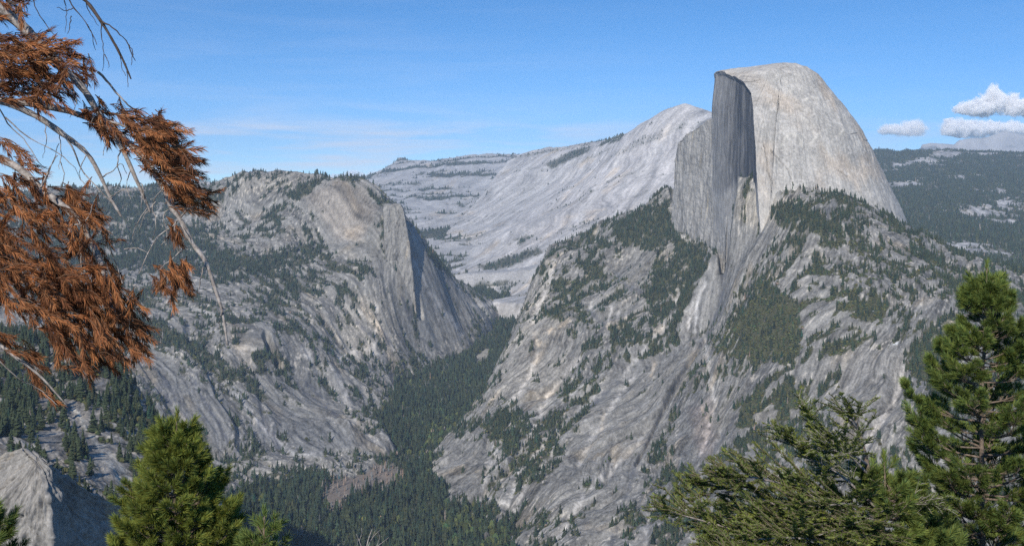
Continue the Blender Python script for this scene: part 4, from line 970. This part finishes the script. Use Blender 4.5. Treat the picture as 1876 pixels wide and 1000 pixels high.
def tuft(nd, p0, p1, rg, n, ln, spread, shade):
    """bottle brush of needles along the twig end p0 -> p1"""
    d = unit(p1 - p0); a, b = ortho(d, rg)
    t = rg.random(n) ** .8; ph = rg.random(n) * 6.283
    base = p0 + (p1 - p0) * t[:, None]
    out = np.cos(ph)[:, None] * a + np.sin(ph)[:, None] * b
    k = spread * (1.25 - .75 * t)[:, None]
    dr = d + out * k + rg.normal(0, .10, (n, 3))
    c = GREEN * shade * rg.normal(1, .2, (n, 1)).clip(.5, 1.6) * (1 + np.array([.35, .12, -.2]) * rg.normal(0, .5, (n, 1)))
    nd.add(base, dr, ln * rg.uniform(.75, 1.12, n), .0034, c, rg, np.array([0, 0, -.05]))

def pine(name, label, px, top_row, Y, base_z, radius, seed, lean=(0, 0), whorl=.20, visible_row=1080, cone=.42, ln=.075, stage=1., needles=115, grow=1.0, tint=(1., 1., 1.)):
    tint = np.array(tint)
    rg = np.random.default_rng(seed)
    topx, topz = (px - CX) / F_PX * Y, (HY - top_row) / F_PX * Y
    root = link(name, None); root.location = (topx - lean[0], Y - lean[1], base_z); tag(root, label, 'tree')
    H = topz - base_z
    def at(h):      # trunk line, local
        f = h / H; return np.array([lean[0] * f ** 1.5 + .02 * math.sin(f * 9 + seed), lean[1] * f ** 1.5 + .02 * math.cos(f * 7 + seed), h])
    tb = Tubes(); tb.add(np.array([at(h) for h in np.linspace(-.25, H - .02, 30)]), .014 + .007 * H, .006, 9, .05, rg); tb.build('trunk', M_BARK, root)
    low = (HY - visible_row) / F_PX * Y - base_z - .35
    h = H - .24; first = True
    nd = Needles(); tip = at(H)
    tuft(nd, at(H - .16), tip + np.array([0, 0, .03]), rg, int(needles * 1.6), ln, .55, 1.1 * tint)
    nd.build('needles', M_NEEDLE, root)
    az0 = rg.random() * 6.28
    while h > max(low, .5):
        d_top = H - h
        L = min(radius, .02 + cone * (d_top - .08)) 
        nb = rg.integers(4, 7) if d_top > .15 else 4
        az0 += .7
        for k in range(nb):
            az = az0 + 6.283 * k / nb + rg.normal(0, .28); l = L * rg.uniform(.65, 1.18)
            p0 = at(h + rg.normal(0, .05)); dirh = np.array([math.cos(az), math.sin(az), 0])
            rise = .50 if d_top < .5 else .28
            q = [p0, p0 + dirh * l * .4 + [0, 0, l * (rise * .35 - .05)], p0 + dirh * l * .78 + [0, 0, l * (rise * .7)], p0 + dirh * l + [0, 0, l * (rise * 1.15 + .12)]]
            path = smooth_path(q, 12)
            w = Tubes(); w.add(path, .004 + .010 * l, .003, 6, .06, rg)
            nd = Needles()
            shade = rg.uniform(.85, 1.2) * tint
            tuft(nd, path[-3], path[-1] + (path[-1] - path[-2]) * .4, rg, needles, ln, .8, shade)
            # side shoots on the outer two thirds, each ending in a brush
            ns = int(4 + l * 24 * grow)
            for s_ in range(ns):
                f = rg.uniform(.28, .97); i = int(f * 11); b0 = path[i]; dd = unit(path[min(i + 1, 11)] - path[i - 1])
                sd = unit(np.cross(dd, [0, 0, 1])) * rg.choice([-1, 1])
                sl = (.10 + .28 * l * (1 - f)) * rg.uniform(.6, 1.2)
                e = b0 + (dd * rg.uniform(.5, .9) + sd * rg.uniform(.35, .9) + np.array([0, 0, rg.uniform(.05, .55)])) * sl
                m = (b0 + e) / 2 + np.array([0, 0, -.02 * sl])
                tw = smooth_path([b0, m, e], 5); w.add(tw, .0042, .0025, 5)
                tuft(nd, tw[2] + (tw[3] - tw[2]) * .3, tw[-1] + (tw[-1] - tw[-2]) * .5, rg, needles, ln, .8, shade * rg.uniform(.85, 1.15))
            br = w.build('branch', M_BARK, root)
            nd.build('needles', M_NEEDLE, br)
        h -= whorl * rg.uniform(.75, 1.2) * (.7 if d_top < .4 else 1)
    return root

def spray(nd, w, b0, e, rg, shade, ln=.027, comb=.0042, thick=.0044, col=np.array((.130, .165, .042))):
    """a fir shoot: flat comb of short needles on both sides"""
    tw = smooth_path([b0, (b0 + e) / 2 + np.array([0, 0, .01]), e], 6); w.add(tw, .0022, .0012, 4)
    L = np.linalg.norm(e - b0); n = max(6, int(L / comb) * 2)
    t = rg.random(n); base = b0 + (e - b0) * t[:, None]; d = unit(e - b0)
    s = unit(np.cross(d, [0, 0, 1.]) + rg.normal(0, .12, 3)); sg = np.where(rg.random(n) < .5, -1, 1)[:, None]
    dr = d * .75 + s * sg * 1.0 + np.array([0, 0, .35]) + rg.normal(0, .22, (n, 3))
    c = col * shade * rg.normal(1, .22, (n, 1)).clip(.5, 1.6) * (1 + np.array([.45, .22, -.2]) * (t[:, None] > .75) * rg.random())
    nd.add(base, dr, ln * rg.uniform(.7, 1.15, n), thick, c, rg)

def fir(name, label, trunk_pts, Y, limbs, seed):
    """open fir: limbs given as polylines of (column, row, metres nearer than the trunk)"""
    rg = np.random.default_rng(seed)
    def W(px, py, dy=0.): y = Y - dy; return np.array(((px - CX) / F_PX * y, y, (HY - py) / F_PX * y))
    T = [W(*t) for t in trunk_pts]; o = T[0].copy()
    root = link(name, None); root.location = o; tag(root, label, 'tree')
    tb = Tubes(); tb.add(smooth_path(T, 26) - o, .055, .006, 9, .05, rg); tb.build('trunk', M_BARK, root)
    for pts in limbs:
        path = smooth_path([W(*p) for p in pts], 26) - o; L = np.linalg.norm(np.diff(path, axis=0), axis=1).sum()
        w0 = Tubes(); w0.add(path, .006 + .006 * L, .0025, 6, .08, rg); nd = Needles()
        n = int(L * 34); w = Tubes() if n > 40 else w0
        for k in range(n):
            f = rg.uniform(.18, 1) ** .8; i = min(24, int(f * 25)); b0 = path[i]; d = unit(path[i + 1] - path[i])
            sd = unit(np.cross(d, [0, 0, 1.])) * (1 if k % 2 else -1)
            l1 = (.06 + .30 * L * (1 - f) + .05) * rg.uniform(.6, 1.2)
            e = b0 + (d * .75 + sd * .8 + np.array([0, 0, rg.uniform(-.45, .75)])) * min(l1, .36)
            sh = rg.uniform(.7, 1.3)
            spray(nd, w, b0, e, rg, sh)
            for j in range(int(min(l1, .36) * 20)):
                g = rg.uniform(.25, .95); b1 = b0 + (e - b0) * g; d1 = unit(e - b0); s1 = unit(np.cross(d1, [0, 0, 1.])) * (1 if j % 2 else -1)
                spray(nd, w, b1, b1 + (d1 * .8 + s1 * .75 + rg.normal(0, .22, 3)) * rg.uniform(.04, .10), rg, sh)
        spray(nd, w, path[-4], path[-1] + (path[-1] - path[-2]), rg, 1.2)
        # a few dead bare twigs
        for k in range(int(L * 5)):
            i = rg.integers(3, 20); d = unit(path[i + 1] - path[i]); w0.add(smooth_path([path[i], path[i] + (d + rg.normal(0, .5, 3)) * .08, path[i] + (d + rg.normal(0, .6, 3)) * .16], 5), .003, .001, 4)
        b = w0.build('branch', M_GREY, root); (w is not w0) and w.build('twigs', M_BARK, b); nd.build('needles', M_NEEDLE, b)
    return root

pine('pine_tree', 'tall bright green pine with tufted boughs, highest of the green trees at lower right', 1806, 488, 9.0, -5.0, .60, 11, lean=(.06, 0), cone=.43, whorl=.125, grow=1.1)
pine('pine_tree', 'broad green pine with rounded needle tufts below the rocky spur at lower left', 322, 762, 8.2, -4.6, .50, 23, lean=(-.05, 0), cone=.48, whorl=.085, grow=1.2, tint=(1.35, 1.2, 1.0))
pine('pine_tree', 'low bushy pine top between the open fir and the tall pine', 1618, 842, 7.6, -4.0, .5, 31, cone=.75, whorl=.13, grow=1.2)
pine('pine_tree', 'yellowish pine sapling just right of the broad pine at lower left', 478, 940, 7.2, -4.0, .15, 37, cone=.35, whorl=.16, grow=.8, needles=60)
pine('pine_tree', 'dark sliver of a pine crown in front of the lit cliff head', -48, 915, 7.0, -4.0, .3, 41, cone=.6, whorl=.14)
fir('fir_tree', 'open fir with long grey twiggy limbs reaching left in front of the granite slope', [(1660,1330),(1640,1150),(1614,965),(1590,855),(1564,752)], 7.6, [
    [(1630,1090,0),(1480,1010,.3),(1330,965,.55),(1208,932,.7)],
    [(1622,1040,0),(1500,960,.1),(1370,905,.2),(1262,882,.25)],
    [(1615,985,0),(1520,915,.25),(1400,878,.45),(1305,868,.5)],
    [(1606,930,0),(1540,870,.1),(1480,835,.1),(1425,798,.1)],
    [(1592,870,0),(1545,822,.2),(1505,790,.25),(1474,752,.25)],
    [(1584,838,0),(1573,795,.15),(1562,765,.2),(1538,748,.2)],
    [(1625,1060,0),(1560,1000,.6),(1450,985,.9),(1360,990,1.0)],
    [(1635,1110,0),(1520,1060,.7),(1400,1040,1.0),(1300,1010,1.1)],
    [(1612,960,0),(1560,925,.5),(1510,925,.7),(1440,930,.8)],
    [(1600,900,0),(1570,880,-.3),(1530,860,-.5),(1470,862,-.6)],
    [(1618,1000,0),(1590,960,.6),(1560,960,.8),(1500,980,.9)],
    [(1612,960,0),(1660,930,.2),(1690,920,.2),(1720,925,.2)],
    [(1628,1070,0),(1500,1010,-.3),(1400,960,-.5),(1330,930,-.6)],
    [(1588,850,0),(1565,835,.4),(1530,825,.5),(1500,812,.5)],
    [(1568,775,0),(1574,760,.05),(1580,754,.08),(1583,748,.1)]], 53)

# bare dead sapling whose tip shows at the bottom edge
def dead_sapling():
    rg = np.random.default_rng(61); Y = 6.5
    W = lambda px, py, dy=0.: np.array(((px - CX) / F_PX * (Y + dy), Y + dy, (HY - py) / F_PX * (Y + dy)))
    o = W(676, 1180)
    root = link('dead_sapling', None); root.location = o; tag(root, 'bare pale dead sapling, only its forked tip showing above the bottom edge over the woods', 'dead tree')
    t = Tubes(); t.add(smooth_path([W(676,1180), W(668,1060), W(672,1000), W(684,962)], 16) - o, .009, .0018, 6, .08, rg); t.build('trunk', M_GREY, root)
    for pts in ([(670,1010),(682,985),(698,968)], [(669,1020),(658,990),(653,978)], [(672,1000),(690,1000),(712,984)], [(672,1030),(650,1010),(640,1000)]):
        w = Tubes(); w.add(smooth_path([W(*p) for p in pts], 8) - o, .0032, .0012, 5, .08, rg)
        w.add(smooth_path([W(*pts[1]), W(pts[1][0] + 5, pts[1][1] - 14), W(pts[1][0] + 4, pts[1][1] - 24)], 5) - o, .0018, .0008, 4)
        w.build('branch', M_GREY, root)
dead_sapling()

# ------------------------------------------------------------------ dying conifer hanging in from the left
def dying_tree():
    rg = np.random.default_rng(71); Y = 3.0
    def W(px, py, dy=0.): y = Y + dy; return np.array(((px - CX) / F_PX * y, y, (HY - py) / F_PX * y))
    o = W(-420, 1900, .3)
    root = link('dying_conifer', None); root.location = o
    tag(root, 'dying conifer with rust brown needles on drooping grey limbs, hanging in along the left edge', 'tree')
    t = Tubes(); t.add(smooth_path([W(-420,1900,.3), W(-410,1100,.3), W(-390,300,.3), W(-370,-500,.3)], 30) - o, .09, .06, 12, .04, rg); t.build('trunk', M_GREY, root)
    R0, R1 = np.array((.45, .185, .072)), np.array((.13, .052, .026))
    def limb(pts, r0, r1, mat, twigs=(), masses=(), dy=0., label=None):
        w = Tubes(); w2 = Tubes(); path = smooth_path([W(p[0], p[1], dy + (p[2] if len(p) > 2 else 0)) for p in pts], 40) - o
        w.add(path, r0, r1, 8, .10, rg)
        for tw in twigs:
            pp = smooth_path([W(p[0], p[1], dy + (p[2] if len(p) > 2 else rg.normal(0, .02))) for p in tw[1:]], 12) - o
            w.add(pp + rg.normal(0, .0012, pp.shape), tw[0], tw[0] * .45, 5, .12, rg)
        nd = Needles()
        for (V, n, ang, dep, spread, tl) in masses:
            V = np.array(V, float); lo, hi = V.min(0), V.max(0); got = 0
            n = int(n * .76)
            while got < n:
                q = lo + (hi - lo) * rg.random(2)
                if poly_sd(np.array([q[0]]), np.array([q[1]]), V)[0] < 4: continue
                got += 1
                a = math.radians(ang + rg.normal(0, spread * 1.35)); l = tl * .68 * rg.uniform(.55, 1.3)
                # twigs hang in front of and behind the limb
                dz = dy + dep + .05 + rg.normal(0, .08)
                b0 = W(q[0] - l * math.cos(a) * .5, q[1] + l * math.sin(a) * .5, dz) - o; e = W(q[0] + l * math.cos(a) * .5, q[1] - l * math.sin(a) * .5, dz + rg.normal(0, .05)) - o
                mid = (b0 + e) / 2 + np.array([0, 0, .012])
                w2.add(smooth_path([b0, mid, e], 5), .0015, .0007, 4)
                m = int(30 + l * 1.0); tt = rg.uniform(.05, 1.0, m); base = b0 + (e - b0) * tt[:, None]; d = unit(e - b0)
                sa, sb = ortho(d, rg); ph = rg.random(m) * 6.283
                flat = np.cos(ph)[:, None] * sa + .55 * np.sin(ph)[:, None] * sb
                dr = d * 1.0 + flat * rg.uniform(.35, .80, (m, 1)) + rg.normal(0, .06, (m, 3))
                tone = rg.random(); c = (R0 * tone + R1 * (1 - tone)) * rg.normal(1, .2, (m, 1)).clip(.4, 1.6) * (1 + np.array([.0, .14, .2]) * rg.normal(0, .6, (m, 1)))
                nd.add(base, dr, rg.uniform(.020, .034, m), .0019, c, rg, np.array([0, 0, -.14]))
        br = w.build('branch', mat, root)
        if label: br['label'] = label
        if masses: w2.build('twigs', M_RUST, br); nd.build('needles', M_BROWN, br)
    # upper limb and the brown tuft over it
    limb([(-390,-60,.3),(-150,-40,.15),(-30,0),(20,32),(48,55),(95,105),(150,160),(185,215),(222,270),(250,330),(275,388)], .022, .004, M_GREY,
         [(.004,(180,132),(205,160),(228,186),(244,200)), (.0035,(195,222),(245,238),(300,290),(345,340),(372,362)), (.002,(222,270),(215,300),(222,330),(205,345)), (.002,(170,185),(172,210),(165,240)), (.0018,(130,150),(140,190),(128,215)),
          (.0022,(185,215),(178,240),(192,262),(188,285)), (.0018,(240,310),(232,340),(240,365)), (.0018,(250,330),(262,345),(258,380))],
         [([(-40,70),(0,62),(50,55),(105,72),(150,92),(186,122),(178,142),(140,140),(125,165),(135,185),(118,205),(70,200),(20,190),(-40,190)], 120, -12, -.03, 26, 95),
          ([(-40,60),(60,60),(120,80),(180,120),(120,150),(-40,150)], 60, -20, -.09, 16, 95),
          ([(150,195),(180,190),(215,188),(240,205),(300,215),(318,225),(335,262),(352,280),(360,330),(372,350),(380,365),(372,395),(345,405),(318,385),(285,335),(240,285),(190,258),(165,235)], 150, -28, -.02, 24, 80),
          ([(205,195),(305,215),(345,275),(365,340),(330,350),(270,280),(215,225)], 70, -22, -.10, 14, 75)])
    # middle limb, grey and mostly bare
    limb([(-390,60,.4),(-160,150,.25),(-40,175,.1),(15,190),(70,215),(118,248),(160,282),(185,325),(202,362),(222,396)], .013, .004, M_GREY,
         [(.0028,(118,248),(135,275),(150,312),(180,345),(212,378)), (.002,(0,200),(20,235),(48,260),(66,290),(85,310)), (.002,(10,215),(50,250),(98,275),(130,300),(148,330)), (.0017,(80,222),(85,255),(78,290)), (.0017,(108,240),(112,275),(108,310)), (.0017,(160,282),(150,300),(146,325),(158,340)),
          (.002,(185,325),(205,315),(222,300),(232,318)), (.0018,(202,362),(220,350),(238,345)), (.0024,(60,325),(75,345),(98,292),(108,262)), (.0018,(110,295),(118,320),(112,345))])
    # drooping limb that ends in the long bare tip
    limb([(-390,150,.5),(-120,180,.35),(60,190,.25),(190,228,.12),(262,290,.05),(300,345),(312,378),(332,405),(352,445),(376,478),(394,528),(408,574),(417,632)], .012, .0038, M_GREY,
         [(.0028,(376,478),(371,500),(364,530)), (.003,(345,382),(320,410),(285,440),(255,500)), (.0022,(338,455),(310,478),(285,500)), (.0018,(312,378),(300,400),(306,430),(295,450)), (.0018,(300,345),(280,372),(286,410),(280,440)), (.0016,(285,370),(262,400),(255,425)), (.0016,(270,380),(246,420),(240,450)),
          (.0016,(325,400),(318,440),(330,470)), (.0018,(228,456),(250,455),(270,462)), (.0015,(330,400),(340,430),(330,452)), (.002,(407,570),(402,585),(404,600))],
         [([(278,505),(300,485),(330,470),(345,480),(346,505),(338,545),(318,565),(302,560),(298,535),(282,525)], 34, -62, 0, 18, 62), ([(300,400),(330,405),(335,440),(310,445)], 8, -70, 0, 20, 55)])
    # heavy hanging bough, lower left
    limb([(-390,330,.5),(-200,300,.35),(-60,280,.2),(20,300,.1),(80,350,.05),(140,400,.02),(180,470),(200,540),(215,600)], .016, .005, M_GREY,
         [(.0035,(138,412),(146,440),(148,470),(150,500)), (.003,(75,345),(90,310),(105,285)), (.002,(122,412),(155,408),(170,375),(185,340)), (.0022,(200,450),(215,490),(225,520))],
         [([(-40,250),(30,262),(60,300),(100,345),(150,345),(190,400),(202,450),(150,470),(100,430),(40,400),(-40,400)], 120, -48, .06, 24, 85),
          ([(-40,360),(60,380),(130,430),(200,470),(218,490),(205,560),(150,560),(60,570),(30,590),(-40,575)], 150, -35, .0, 28, 85),
          ([(85,500),(180,490),(228,520),(266,570),(272,620),(252,680),(232,655),(212,660),(180,690),(130,680),(90,625),(60,585)], 230, -56, .0, 22, 85),
          ([(-40,400),(60,420),(150,500),(190,580),(170,650),(110,620),(40,560),(-40,560)], 90, -40, -.10, 18, 85)])
    # faded lowest limb
    limb([(-390,480,.5),(-150,560,.25),(-20,620,.05),(30,655),(75,690),(122,742)], .009, .002, M_GREY,
         [(.002,(-20,640),(30,690),(70,712),(105,740)), (.0018,(30,655),(60,670),(95,690))],
         [([(-40,590),(30,612),(65,640),(90,665),(60,672),(20,650),(-40,640)], 22, -32, .02, 12, 80), ([(30,665),(60,672),(85,700),(105,725),(95,735),(50,705)], 10, -45, .02, 14, 60)])
    # dark bare twigs against the sky
    limb([(-390,-260,.4),(-100,-150,.2),(60,-60),(120,-20),(155,0),(184,38),(206,74),(226,112),(240,145)], .009, .0022, M_DARK,
         [(.0026,(184,38),(212,55),(232,78),(246,112)), (.002,(226,112),(233,130),(234,160)), (.0018,(232,78),(243,95),(240,118)), (.0018,(206,74),(218,90),(222,118),(230,140)), (.0022,(120,-20),(135,15),(160,45),(178,82)), (.0018,(160,45),(168,62),(174,92)),
          (.0016,(118,0),(122,22),(120,60)), (.002,(55,-20),(70,25),(100,66)), (.0016,(135,15),(120,20),(105,14)), (.0018,(184,38),(187,70),(190,100),(188,130)), (.0016,(190,100),(198,112),(200,125)), (.0016,(130,30),(128,50),(124,62)), (.0016,(155,0),(165,25),(180,48))])
    limb([(-390,-100,.3),(-120,-60,.15),(-20,-20),(20,5),(50,30)], .008, .003, M_DARK, [(.002,(10,0),(30,22),(52,34)), (.002,(20,5),(45,8),(50,20))],
         [([(-30,-20),(40,-10),(55,25),(30,40),(-30,60)], 26, -40, .05, 30, 60)], label='dark limb end at the top corner')
dying_tree()
